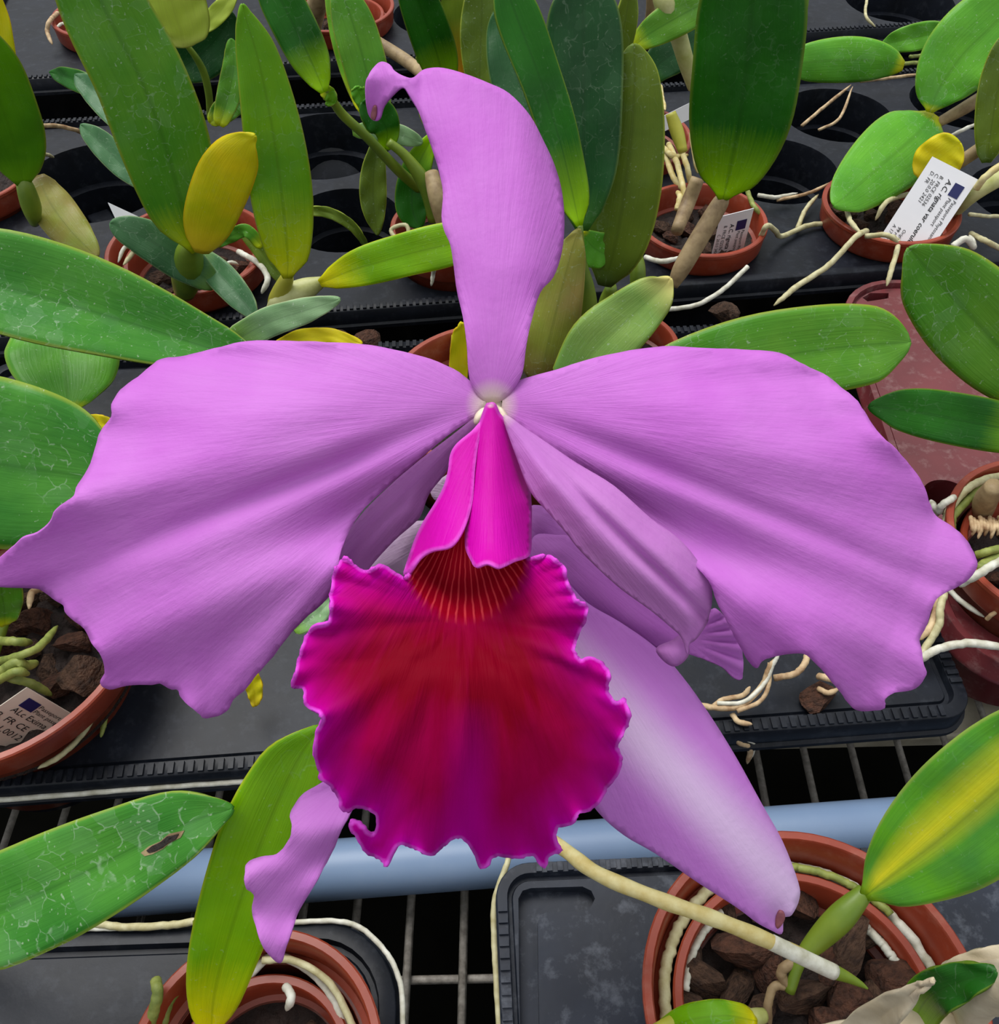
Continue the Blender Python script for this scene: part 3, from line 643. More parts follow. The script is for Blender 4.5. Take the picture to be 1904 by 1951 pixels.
# D: bottom left plant
d_ = plant('D', 'orchid with a tall yellow-based leaf, bottom left')
bulb(d_, [(470, 1990, .0, 12), (420, 1975, .02, 16), (405, 1955, .03, 14)], 'bulb_green')
leaf(d_, 'L_vivid', .03, .055, [(402, 1975, 20), (408, 1900, 50), (432, 1800, 68), (470, 1680, 78), (515, 1560, 80), (566, 1450, 62), (610, 1385, 22)], vee=.16)
root_(d_, [(378, 1755, .03), (380, 1800, .032), (370, 1850, .034), (375, 1905, .02)], .0024, 'root_green', taper=False)
root_(d_, [(296, 1868, .034), (300, 1890, .036), (292, 1930, .03), (280, 1965, .02)], .0022, 'root_green', taper=False)
root_(d_, [(350, 1875, .02), (325, 1905, .022), (310, 1950, .018)], .0020, 'root_green', taper=False)
root_(d_, [(500, 1830, .022), (560, 1830, .022), (630, 1875, .022), (675, 1960, .02)], .0015, 'root', taper=False)
root_(d_, [(470, 1865, .014), (520, 1822, .016), (590, 1850, .016), (640, 1910, .016), (660, 1980, .012)], .0017, 'root_white', taper=False)
root_(d_, [(545, 1880, .02), (555, 1900, .024), (546, 1925, .02)], .0018, 'root_white')
root_(d_, [(165, 1758, .005), (240, 1766, .005), (330, 1762, .005), (375, 1756, .006), (395, 1765, .008)], .0017, 'root', taper=False)
root_(d_, [(60, 1778, .004), (160, 1770, .004), (260, 1768, .004)], .0012, 'root_white', taper=False)
root_(d_, [(560, 1757, .0035), (640, 1755, .0035), (690, 1770, .0035), (738, 1818, .0035), (764, 1880, .0035), (768, 1980, .0035)], .0012, 'root_white', taper=False)
# separate foreground leaf at lower left, on its own pseudobulb outside the frame
d2 = plant('D', 'orchid leaf with a torn brown hole, lower left foreground', at=tuple(W(-140, 1790, .0)))
d2leaf = leaf(d2, 'L_broad', .075, .02, [(-130, 1790, 30), (-40, 1752, 96), (70, 1705, 104), (190, 1648, 96), (310, 1588, 76), (390, 1556, 54), (444, 1541, 28)], vee=.2, tip=.18)
bulb(d2, [(-140, 1790, .0, 16), (-140, 1795, .04, 24), (-130, 1790, .072, 16)], 'bulb_green')
hq = np.array([(276, 1622), (288, 1612), (306, 1604), (320, 1592), (344, 1587), (338, 1598), (322, 1606), (310, 1616), (294, 1624), (282, 1627)], float); hc = hq.mean(0)
from mathutils.bvhtree import BVHTree
bv = BVHTree.FromPolygons([tuple(np.array(v.co) + origin(d2)) for v in d2leaf.data.vertices], [tuple(p.vertices) for p in d2leaf.data.polygons])
def on_leaf(x, y, up):
    h = bv.ray_cast(Vector(CAM), Vector(ray(x, y)))[0]; h = np.array(h); return h + (CAM - h) / np.linalg.norm(CAM - h) * up
for nm, mt, sc_, up in (('torn_edge', 'stem_tan', 1.22, .0008), ('torn_hole', 'soil', .9, .0011)):
    hv = [on_leaf(x, y, up) for x, y in hc + (hq - hc) * sc_]
    obj(nm, hv, [list(range(len(hv)))], M[mt], d2, smooth=False, solid=.0003)
# E: bottom right plant
e_ = plant('E', 'orchid with a yellow-striped leaf rising from the bark, lower right')
bulb(e_, [(1505, 1890, .022, 10), (1525, 1830, .03, 13), (1560, 1790, .036, 22), (1605, 1745, .044, 26), (1650, 1698, .05, 16)], 'bulb_green')
leaf(e_, 'L_stripe', .051, .02, [(1648, 1708, 16), (1705, 1665, 64), (1790, 1600, 104), (1890, 1515, 116), (1990, 1420, 96), (2070, 1330, 30)], vee=.2)
leaf(e_, 'paper_', .045, 0, [(1535, 1815, 12), (1570, 1790, 16), (1600, 1755, 14), (1610, 1735, 6)], name='dry_sheath', vee=-.6) if 'paper_' in M else None
root_(e_, [(1505, 1880, .022), (1490, 1850, .026), (1530, 1825, .03)], .0022, 'stem_tan', name='rhizome', taper=False)
root_(e_, [(1505, 1880, .022), (1475, 1880, .022), (1464, 1915, .018), (1466, 1960, .01)], .0018, 'stem_tan', name='rhizome')
bulb(e_, [(1250, 1965, .04, 14), (1330, 1938, .045, 24), (1400, 1932, .045, 22), (1440, 1940, .045, 12)], 'bulb_yellow', name='new_shoot')
leaf(e_, 'L_vivid', .05, .0, [(1440, 1945, 20), (1380, 1935, 26), (1310, 1945, 26), (1240, 1975, 14)], name='new_shoot', vee=-.4)
bulb(e_, [(1395, 1960, .046, 12), (1430, 1940, .048, 16), (1455, 1935, .046, 14)], 'bulb_pale', name='shoot_sheath')
# roots coiling round between the two pots
def arc(cx, cy, r, a0, a1, z, n=9): return [(cx + r * math.cos(math.radians(t)), cy + r * math.sin(math.radians(t)), z) for t in np.linspace(a0, a1, n)]
def root_w(parent, pts, r, mat, name='root'):
    c = spline(pts, 6); c = c + RNG.normal(0, r * .1, c.shape); b = MB(); b.tube(c, r, 10); return b.build(name, M[mat], parent)
ex_, ey_ = POT['E'][:2]
root_w(e_, arc(ex_, ey_, .0490, 15, 110, .020), .0020, 'root_white'); root_w(e_, arc(ex_, ey_, .0484, 118, 205, .022), .0021, 'root')
root_w(e_, arc(ex_, ey_, .0475, 40, 100, .024), .0015, 'root_green'); root_w(e_, arc(ex_, ey_, .0400, 5, 50, .017), .0016, 'root_white'); root_w(e_, arc(ex_, ey_, .0405, 125, 170, .017), .0014, 'root_white')
# dried papery sheath, bottom right corner
g_ = empty('dry_orchid_sheath', W(1760, 1950, .0), 'torn cream papery sheath round a green shoot in the bottom right corner', 'sheath')
leaf(g_, 'L_dark', .075, .0, [(1735, 1960, 30), (1770, 1900, 40), (1830, 1870, 34), (1900, 1850, 16)], name='shoot')
for q, vv, h in (([(1600, 1990, 24), (1680, 1935, 30), (1740, 1890, 14), (1778, 1868, 6)], .5, .072), ([(1775, 1868, 10), (1830, 1842, 18), (1900, 1828, 24), (1980, 1815, 20)], .4, .082),
                 ([(1830, 1965, 26), (1850, 1925, 34), (1880, 1890, 44), (1960, 1850, 30)], -.4, .084), ([(1540, 1975, 16), (1640, 1965, 22), (1760, 1950, 26), (1850, 1955, 20)], .5, .076)):
    p_ = [(x, y, w) for x, y, w in q]
    m0 = M.setdefault('L_paper', M['paper']); leaf(g_, 'L_paper', h, .0, p_, name='papery_flap', vee=vv, tip=.3)
bulb(g_, [(1765, 1965, .0, 16), (1762, 1965, .04, 22), (1750, 1955, .074, 18)], 'bulb_pale')
# F: middle plant behind sepal
f_ = plant('F', 'slender branching orchid between the long leaf and the lilac sepal')
bulb(f_, [(800, 360, .04, 10), (760, 325, .06, 10), (700, 262, .09, 9), (650, 215, .11, 9), (622, 170, .13, 7)], 'bulb_green', name='stem')
leaf(f_, 'L_dark', .132, .02, [(618, 176, 12), (594, 118, 36), (562, 52, 42), (525, -20, 38), (505, -60, 14)])
leaf(f_, 'L_bright', .13, .0, [(612, 172, 8), (625, 178, 14), (632, 190, 10), (622, 200, 4)], name='bract')
leaf(f_, 'L_green', .07, .04, [(735, 255, 10), (712, 190, 34), (692, 110, 42), (668, 30, 38), (640, -40, 16)], vee=.12)
leaf(f_, 'L_bright', .07, .05, [(690, 215, 8), (668, 140, 18), (648, 60, 20), (625, -30, 10)])
leaf(f_, 'L_dark', .07, .0, [(735, 285, 12), (738, 250, 24), (722, 222, 34), (690, 195, 20)])
leaf(f_, 'L_silver', .075, .0, [(672, 252, 10), (715, 248, 18), (765, 258, 18), (805, 272, 10)], vee=.05)
leaf(f_, 'L_light', .09, .0, [(700, 198, 8), (690, 186, 16), (682, 172, 14), (680, 165, 8)], name='bract')
leaf(f_, 'L_olive', .06, -.03, [(722, 262, 10), (712, 330, 24), (712, 390, 24), (720, 448, 8)])
leaf(f_, 'L_dark', .07, -.03, [(828, 255, 10), (795, 320, 28), (785, 390, 32), (800, 435, 18)])
leaf(f_, 'L_olive', .05, .0, [(862, 330, 20), (840, 250, 26), (815, 220, 16), (800, 200, 8)])
bulb(f_, [(830, 420, .03, 14), (815, 360, .05, 16), (775, 300, .07, 10), (740, 270, .08, 8)], 'bulb_green')
bulb(f_, [(850, 440, .03, 14), (835, 380, .05, 18), (822, 330, .06, 14)], 'stem_tan', name='old_stem')
root_(f_, [(775, 475, .03), (745, 440, .035), (775, 430, .038), (780, 470, .03)], .0016, 'root')
root_(f_, [(830, 500, .034), (826, 520, .02), (822, 545, .012)], .0016, 'root_white')
# I: top centre leaves
i_ = plant('I', 'group of orchid leaves at the top edge above the sepal, one half yellow')
leaf(i_, 'L_dark', .05, .0, [(850, 185, 12), (838, 120, 36), (815, 50, 40), (790, -20, 34), (780, -60, 12)])
leaf(i_, 'L_halfyel', .06, .0, [(880, 142, 8), (874, 90, 24), (868, 20, 27), (868, -40, 24)], vee=.1)
leaf(i_, 'L_olive', .06, .03, [(915, 200, 12), (915, 120, 34), (918, 40, 40), (920, -50, 24)])
leaf(i_, 'L_green', .06, .0, [(845, 130, 8), (815, 112, 16), (800, 108, 12), (796, 104, 5)])
bulb(i_, [(700, 70, .03, 12), (780, 120, .02, 12), (860, 190, .03, 12)], 'stem_tan', name='rhizome')
bulb(i_, [(590, 60, .02, 20), (600, 20, .05, 20), (620, -30, .08, 16)], 'stem_tan', name='old_stem')
leaf(i_, 'L_silver', .05, .0, [(912, 165, 10), (906, 145, 16), (900, 128, 14), (898, 120, 6)], name='bract')
# L: tall plants right of sepal
l_ = plant('L', 'orchid cluster with an upright olive leaf right of the lilac sepal')
bulb(l_, [(1160, 610, .03, 14), (1160, 580, .04, 20), (1165, 545, .055, 10)], 'bulb_green')
leaf(l_, 'L_olive', .06, .035, [(1152, 545, 22), (1172, 470, 58), (1190, 370, 68), (1204, 250, 62), (1210, 150, 46), (1208, 84, 26)], vee=-.14, tip=.14)
bulb(l_, [(1105, 690, .03, 20), (1112, 620, .05, 28), (1112, 560, .07, 24), (1105, 500, .09, 14), (1106, 430, .11, 5)], 'bulb_green')
leaf(l_, 'L_dark', .115, .05, [(1104, 430, 12), (1092, 370, 30), (1068, 270, 36), (1030, 150, 40), (985, 30, 42), (955, -50, 30)], vee=.35, roll=.25)
leaf(l_, 'L_brown', .04, .03, [(1030, 730, 36), (1046, 650, 50), (1068, 560, 44), (1092, 470, 24), (1104, 436, 10)], name='sheath', vee=-.2)
leaf(l_, 'L_palebulb', .05, .02, [(1080, 740, 40), (1140, 660, 62), (1205, 600, 54), (1255, 555, 38), (1278, 530, 20)], vee=.25)
leaf(l_, 'L_deep', .1, .06, [(1110, 440, 20), (1112, 330, 62), (1112, 190, 74), (1112, 50, 72), (1110, -60, 40)], vee=.2)
leaf(l_, 'L_olive', .08, .02, [(1122, 380, 10), (1138, 270, 22), (1165, 150, 22), (1190, 50, 22), (1204, -40, 14)], vee=.4, roll=.3)
leaf(l_, 'L_deep', .1, .07, [(1040, 300, 30), (1010, 220, 52), (980, 130, 50), (960, 50, 34), (952, 10, 16)], vee=.2)
leaf(l_, 'L_light', .09, .0, [(1106, 445, 10), (1130, 470, 34), (1148, 482, 32), (1164, 490, 18)], vee=.1)
bulb(l_, [(1215, 560, .04, 14), (1215, 510, .055, 15), (1208, 470, .06, 10)], 'bulb_green')
bulb(l_, [(870, 720, .03, 12), (872, 690, .04, 16), (876, 640, .05, 16)], 'bulb_yellow')
leaf(l_, 'L_green', .07, .05, [(1030, 130, 8), (1060, 100, 16), (1100, 70, 16)], vee=.2)
# front right leaf
n_ = plant('N', 'orchid with one long green leaf pointing right above the right petal')
leaf(n_, 'L_green', .07, .01, [(1130, 800, 20), (1260, 735, 64), (1420, 690, 84), (1570, 666, 84), (1670, 656, 72), (1735, 652, 46)], vee=.18, tip=.12)
bulb(n_, [(990, 760, .04, 14), (1060, 800, .06, 18), (1140, 798, .07, 14)], 'bulb_green')
leaf(n_, 'L_yellow', .05, .0, [(872, 760, 14), (874, 700, 18), (878, 640, 16), (880, 615, 8)])
# Q / G: right plants
q_ = plant('Q', 'old orchid with bare yellow canes and tangled roots, top centre right'); LOW.add(q_)
bulb(q_, [(1322, 165, .06, 12), (1308, 120, .08, 15), (1290, 60, .10, 17), (1268, 10, .12, 20), (1255, -30, .13, 16)], 'bulb_pale', name='cane')
bulb(q_, [(1302, 290, .04, 9), (1290, 250, .05, 13), (1278, 215, .06, 10)], 'bulb_yellow', name='cane')
bulb(q_, [(1230, 60, .08, 6), (1240, 20, .10, 9), (1240, -30, .12, 9)], 'stem_tan', name='cane')
leaf(q_, 'L_green', .10, .02, [(1205, 90, 12), (1245, 60, 28), (1300, 28, 34), (1345, 5, 30), (1400, -20, 20)], vee=.15)
leaf(q_, 'L_deep', .06, .03, [(1230, 150, 20), (1270, 110, 36), (1320, 80, 36), (1350, 60, 20)], vee=.1)
for pts in ([(1275, 275, .03), (1290, 310, .04), (1300, 350, .04), (1310, 395, .03)], [(1268, 290, .03), (1280, 330, .035), (1296, 360, .03)], [(1300, 290, .04), (1310, 320, .04), (1316, 355, .03)],
            [(1262, 280, .03), (1285, 298, .04), (1312, 296, .03)], [(1258, 165, .03), (1262, 190, .03), (1268, 210, .02)], [(1290, 400, .03), (1296, 375, .035), (1290, 365, .03)], [(1318, 255, .03), (1325, 300, .035), (1330, 330, .03)]):
    root_(q_, pts, .0024, 'root_yellow')
gp = plant('G', 'orchid with one broad dark green upright leaf on a tan cane'); LOW.add(gp)
bulb(gp, [(1282, 545, .03, 10), (1300, 510, .04, 17), (1335, 450, .055, 18), (1372, 388, .07, 16), (1378, 376, .072, 10)], 'stem_tan', name='cane')
bulb(gp, [(1290, 440, .03, 12), (1310, 390, .035, 14), (1330, 340, .05, 13)], 'stem_tan', name='old_cane')
leaf(gp, 'L_dark', .074, .02, [(1378, 380, 16), (1390, 330, 62), (1408, 240, 94), (1424, 120, 102), (1434, 0, 100), (1440, -110, 70)], vee=.14)
leaf(gp, 'L_palebulb', .04, .0, [(1525, -60, 12), (1530, -10, 12), (1528, 30, 8), (1526, 55, 4)], name='dry_flap')
root_(gp, [(1425, 365, .03), (1435, 390, .034), (1450, 410, .03)], .0020, 'root_green')
root_(gp, [(1450, 450, .03), (1462, 430, .04), (1478, 440, .03), (1490, 450, .006), (1540, 430, .004), (1585, 425, .004)], .0021, 'root')
root_(gp, [(1445, 372, .01), (1480, 376, .008), (1520, 368, .006)], .0018, 'root_white')
root_(gp, [(1270, 590, .004), (1330, 580, .004), (1380, 550, .006), (1425, 508, .012)], .0018, 'root_white', taper=False)
root_(gp, [(1230, 490, .03), (1260, 498, .034), (1300, 490, .034)], .0020, 'root_white')
root_(gp, [(1520, 435, .004), (1535, 400, .006), (1560, 370, .008)], .0019, 'root')
root_(gp, [(1480, 382, .006), (1540, 368, .01), (1590, 345, .014)], .0014, 'root_dry')
# H: right-hand plant with label
hp = plant('H', 'orchid with several short broad leaves on white canes, upper right'); LOW.add(hp)
bulb(hp, [(1745, 372, .016, 10), (1790, 335, .03, 12), (1840, 302, .045, 12), (1900, 262, .06, 13)], 'stem_tan', name='cane')
bulb(hp, [(1786, 235, .05, 9), (1840, 205, .06, 12), (1895, 170, .07, 12)], 'stem_tan', name='cane')
bulb(hp, [(1820, 405, .016, 10), (1860, 365, .04, 16), (1940, 320, .05, 16)], 'bulb_pale', name='cane')
leaf(hp, 'L_light', .055, -.075, [(1780, 218, 26), (1748, 255, 66), (1690, 305, 68), (1625, 362, 46), (1588, 392, 22)], vee=-.12)
leaf(hp, 'L_light', .058, .03, [(1772, 214, 10), (1790, 170, 48), (1830, 110, 72), (1890, 50, 74), (1960, -20, 50)], vee=.12)
leaf(hp, 'L_light', .05, .01, [(1722, 126, 14), (1670, 116, 34), (1610, 114, 40), (1545, 118, 34), (1500, 122, 20)], vee=-.1)
leaf(hp, 'L_light', .055, .01, [(1812, 58, 12), (1770, 66, 24), (1720, 76, 22), (1680, 86, 10)])
leaf(hp, 'L_yellow', .04, .0, [(1750, 340, 20), (1775, 318, 42), (1805, 290, 40), (1830, 272, 26)], vee=.1)
leaf(hp, 'L_olive', .05, .03, [(1880, 310, 14), (1890, 240, 30), (1905, 150, 34), (1925, 60, 20)])
leaf(hp, 'L_green', .06, .05, [(1840, 20, 10), (1870, 5, 26), (1910, -10, 26), (1960, -30, 14)])
for pts, r, mt in (([(1652, 440, .03), (1630, 452, .038), (1580, 505, .012), (1520, 545, .006), (1475, 582, .004)], .0022, 'root'), ([(1700, 450, .034), (1712, 465, .03), (1700, 510, .014), (1690, 545, .008)], .0020, 'root'),
                   ([(1650, 450, .034), (1690, 448, .04), (1712, 462, .036)], .0020, 'root'), ([(1730, 370, .03), (1690, 385, .04), (1668, 420, .03)], .0020, 'root'), ([(1612, 390, .03), (1620, 420, .036), (1640, 445, .036)], .0020, 'root'),
                   ([(1850, 445, .03), (1880, 460, .02), (1910, 475, .014), (1950, 490, .012)], .0022, 'root'), ([(1815, 470, .03), (1840, 455, .035), (1855, 470, .03), (1848, 448, .034)], .0026, 'root_white'),
                   ([(1848, 408, .02), (1880, 412, .015), (1930, 412, .012)], .0016, 'root'), ([(1860, 360, .06), (1880, 335, .07), (1930, 300, .08)], .0026, 'root_yellow'),
                   ([(1528, 240, -.004), (1575, 200, .004), (1622, 162, .012)], .0016, 'root_dry'), ([(1560, 248, -.004), (1600, 225, .002), (1625, 165, .014)], .0014, 'root_dry'), ([(1640, 155, .012), (1700, 148, .012), (1765, 140, .016)], .0016, 'root_dry'),
                   ([(1722, 122, .05), (1750, 120, .045), (1770, 130, .03)], .0018, 'root_green'), ([(1735, 108, .05), (1760, 104, .04), (1780, 90, .04)], .0016, 'root_green'), ([(1795, 270, .04), (1830, 250, .05), (1870, 232, .05)], .0016, 'root_white'),
                   ([(1652, 0, .01), (1650, 30, .012), (1668, 52, .006)], .0016, 'root')):
    root_(hp, pts, r, mt)
# right edge leaves over the red tray
rp = plant('K', 'orchid with two dark leaves reaching in from the right edge', at=(.40, .40, .004))
leaf(rp, 'L_green', .06, .03, [(2010, 800, 24), (1930, 690, 80), (1850, 600, 92), (1780, 525, 72), (1732, 472, 36)], vee=.16, tip=.2)
leaf(rp, 'L_dark', .055, .0, [(2040, 850, 16), (1940, 822, 44), (1830, 800, 50), (1730, 782, 42), (1656, 774, 20)], vee=.14)
bulb(rp, [(2060, 880, .0, 16), (2060, 880, .03, 22), (2030, 830, .06, 14)], 'bulb_green')
kp = plant('K', 'orchid stump with pale green looping roots, right edge')
for pts, r, mt in (([(1802, 1010, .026), (1808, 975, .030), (1840, 935, .034), (1880, 912, .036), (1930, 905, .03)], .0022, 'root'), ([(1814, 1015, .024), (1816, 985, .028), (1842, 955, .03), (1880, 915, .032)], .0024, 'root_green'),
                   ([(1790, 975, .03), (1796, 962, .036), (1812, 952, .038), (1822, 944, .03)], .0020, 'root_white'), ([(1785, 980, .02), (1780, 965, .026), (1774, 954, .02)], .0018, 'root_white'),
                   ([(1860, 1058, .03), (1885, 1050, .034), (1930, 1040, .03)], .0022, 'root_green'), ([(1865, 1085, .03), (1885, 1070, .03), (1930, 1052, .03)], .0030, 'root_green'),
                   ([(1830, 1112, .036), (1862, 1096, .044), (1890, 1078, .046), (1940, 1052, .04)], .0022, 'root_white'), ([(1848, 1098, .02), (1875, 1120, .022), (1915, 1150, .02)], .0022, 'root'),
                   ([(1808, 1122, .014), (1832, 1146, .014), (1876, 1176, .014)], .0015, 'root_white'), ([(1800, 1130, .02), (1792, 1160, .018), (1790, 1190, .014), (1770, 1225, .008), (1750, 1258, .006)], .0021, 'root'),
                   ([(1755, 1255, .010), (1790, 1236, .012), (1850, 1226, .016), (1930, 1236, .016)], .0023, 'root_white'), ([(1880, 1180, .02), (1895, 1168, .024), (1930, 1150, .02)], .0012, 'root_dry'), ([(1790, 1140, .016), (1775, 1190, .012), (1752, 1220, .008)], .0019, 'root_dry')):
    root_(kp, pts, r, mt)
bulb(kp, [(1870, 990, .02, 14), (1878, 955, .036, 22), (1895, 925, .05, 16)], 'stem_tan', name='old_bulb')
for k in range(12):
    x = 1850 + k * 6; root_(kp, [(x, 985 + (k % 3) * 4, .03), (x + 3, 1003, .034), (x + (-4 if k % 2 else 5), 1018 + (k % 4) * 3, .03)], .0012, 'root_dry')
# dry roots on the wide tray
dr = empty('dry_aerial_roots', W(1400, 1370, .0), 'tangle of dry straw-coloured roots on the tray below the right petal', 'roots')
for pts, r in (([(1310, 1338, .004), (1360, 1348, .008), (1410, 1345, .01), (1450, 1310, .014), (1466, 1275, .02), (1478, 1255, .024)], .0022), ([(1405, 1355, .01), (1450, 1335, .012), (1466, 1300, .016), (1464, 1262, .02)], .0016),
               ([(1475, 1292, .012), (1515, 1284, .014), (1535, 1262, .016), (1536, 1245, .014)], .0024), ([(1360, 1345, .008), (1380, 1332, .010), (1415, 1325, .012), (1430, 1308, .016)], .0018), ([(1395, 1360, .006), (1408, 1375, .006), (1434, 1380, .006)], .0020),
               ([(1355, 1395, -.004), (1395, 1398, -.002), (1410, 1415, -.006), (1430, 1425, -.010), (1424, 1455, -.02)], .0022), ([(1560, 1288, .008), (1580, 1292, .012), (1600, 1300, .008)], .0026), ([(1560, 1312, .006), (1578, 1320, .008), (1600, 1312, .008)], .0020)):
    root_(dr, pts, r * .72, 'root_dry')
    if len(pts) > 4: root_(dr, [(x + 7, y - 8, h + .002) for x, y, h in pts[1:]], r * .5, 'root_white')
# pale roots along tray edges
er = empty('edge_root', W(250, 1515, -.008), 'long pale root running along the front edge of the wide tray', 'root')
root_(er, [(-40, 1527, -.005), (120, 1515, -.005), (280, 1502, -.005), (420, 1492, -.005), (500, 1486, -.005)], .0014, 'root_white', taper=False)
er2 = empty('edge_root', W(945, 1800, -.008), 'pale root clinging to the left side of the L-grooved tray', 'root')
root_(er2, [(975, 1600, -.004), (968, 1640, -.004), (950, 1690, -.004), (941, 1735, -.004), (944, 1830, -.004), (952, 1965, -.004)], .0014, 'root', taper=False)

# ------------------------------------------------------------------ bark chunks
def chunk_mesh(seed):
    r = np.random.default_rng(seed); import bmesh
    bm = bmesh.new(); bmesh.ops.create_icosphere(bm, subdivisions=2, radius=1)
    cuts = [(v / np.linalg.norm(v), r.uniform(.38, .8)) for v in r.normal(size=(11, 3))]
    for v in bm.verts:
        p = np.array(v.co)
        for n, d in cuts:
            k = p @ n
            if k > d: p = p - n * (k - d) * .95
        v.co = p * (1 + r.normal(0, .06)) + r.normal(0, .03, 3)
    me = bpy.data.meshes.new('bark_chunk'); bm.to_mesh(me); bm.free(); return me
CH = [chunk_mesh(i) for i in range(7)]
for i, c in enumerate(CH): c.materials.append(M['bark'] if i % 3 else M['bark_red'])
def chunk(i, c, s, rot, label, group):
    o = bpy.data.objects.new('bark_chunk', CH[i % 7]); COL.objects.link(o); o.location = Vector(c); o.scale = s; o.rotation_euler = rot
    return tag(o, label, 'bark', group)
k = 0
GE = 'bark chunks in the bottom right pot'
EL = ['largest flat bark chunk just below the long cream root', 'dark bark chunk at the left inside the wide bottom right pot', 'bark chunk below the largest flat chunk in the bottom right pot', 'upright reddish bark chunk beside the lilac sepal tip', 'bark chunk right of the green stem in the wide pot',
      'bark chunk left of the green root tip', 'bark chunk right of the green root tip', 'bark chunk tucked under the lilac sepal, left of its tip', 'bark chunk above the cream root at the back left of the wide pot', 'small bark chunk touching the left wall of the nested pot',
      'bark chunk directly under the white end of the cream root', 'small bark chunk behind the green stem near the striped leaf base', 'small bark chunk at the right wall of the nested pot', 'bark chunk below the green root tip', 'bark chunk beside the brown rhizome in the wide pot',
      'bark chunk behind the lime new shoot, far left', 'bark chunk right of the lime new shoot at the bottom edge', 'bark chunk at the bottom edge between shoot and papery sheath', 'bark chunk touching the cream papery sheath', 'smallest bark chunk at the back of the wide pot']
for x, y, r in ((1410, 1810, 66), (1340, 1870, 52), (1400, 1890, 46), (1520, 1720, 50), (1620, 1810, 58), (1540, 1895, 60), (1690, 1860, 60), (1460, 1745, 34), (1380, 1740, 34), (1320, 1810, 30), (1580, 1850, 40), (1660, 1780, 36), (1730, 1800, 26), (1630, 1900, 50), (1470, 1860, 40), (1310, 1920, 40), (1440, 1940, 46), (1580, 1945, 44), (1700, 1920, 50), (1480, 1690, 26)):
    c = W(x, y, .011 + .006 * random.random()); q = r * .000225
    chunk(k, c, (q * 1.1, q * random.uniform(.55, .9), q * .62), (random.uniform(-.4, .4), random.uniform(-.4, .4), random.uniform(0, 6)), EL[k], GE); k += 1
GC = 'bark chunks in the left pot'
CL = ['long dark bark chunk under the left petal edge in the left pot', 'bark chunk at the end of the thin green root, left pot', 'largest bark chunk against the right wall of the left pot', 'round dark bark chunk right of the green root tangle', 'bark chunk just above the stained label', 'bark chunk below the small green leaf at the left edge',
      'bark chunk at the back of the left pot below the petal tip', 'bark chunk at the left edge above the green roots', 'bark chunk near the petal notch in the left pot', 'small bark chunk in the middle of the green root tangle']
for x, y, r in ((70, 1190, 46), (140, 1225, 44), (160, 1290, 52), (90, 1275, 30), (105, 1310, 34), (40, 1150, 34), (100, 1140, 40), (10, 1230, 30), (150, 1180, 36), (60, 1240, 28)):
    c = W(x, y, .008 + .008 * random.random()); q = r * .00027
    chunk(k, c, (q, q * random.uniform(.6, .9), q * .65), (random.uniform(-.4, .4), random.uniform(-.4, .4), random.uniform(0, 6)), CL[k - 20], GC); k += 1
for pk, g, n in (('G', 'labelled pot with the broad upright leaf', 12), ('H', 'pot with the tilted label', 12), ('A', 'pot of the yellow-leaved orchid', 9), ('I', 'pot at the top edge', 8), ('Q', 'pot behind the olive leaf', 9), ('K', 'pot with pale roots at the right edge', 7), ('L', 'pot behind the pale-tipped leaf', 6), ('F', 'pot behind the lilac sepal', 7), ('D', 'nested pot at bottom left', 6), ('J', 'shaded pot at top left', 5)):
    x, y, r, zr, inn, _ = POT[pk]; R = (inn[0] * .75 if inn else r * .78); z = (inn[1] if inn else zr)
    for i in range(n):
        t = i * 2.4; rr = R * math.sqrt((i + .5) / n) * .86; q = .0085 * random.uniform(.8, 1.25)
        chunk(k, (x + rr * math.cos(t), y + rr * math.sin(t), z - .014), (q, q * .75, q * .65), (random.uniform(-.5, .5), random.uniform(-.5, .5), t), 'small bark chunk in the ' + g, 'bark chunks in the ' + g); k += 1
chunk(1, W(1380, 592, .008), (.0125, .0105, .008), (.3, .2, .5), 'lone dark bark chunk on the tray rim left of the dark red tray', 'bark')
chunk(3, W(1555, 1336, .001), (.0125, .0085, .006), (.1, .1, .2), 'reddish bark chunk in the small hole near the front right tray corner', 'bark')
chunk(0, W(700, 650, .004), (.013, .009, .006), (.1, .1, .8), 'reddish bark chunk left of the curved pot rim', 'bark')
chunk(2, W(640, 640, .004), (.010, .007, .006), (.1, .4, .1), 'small bark piece above the left petal', 'bark')

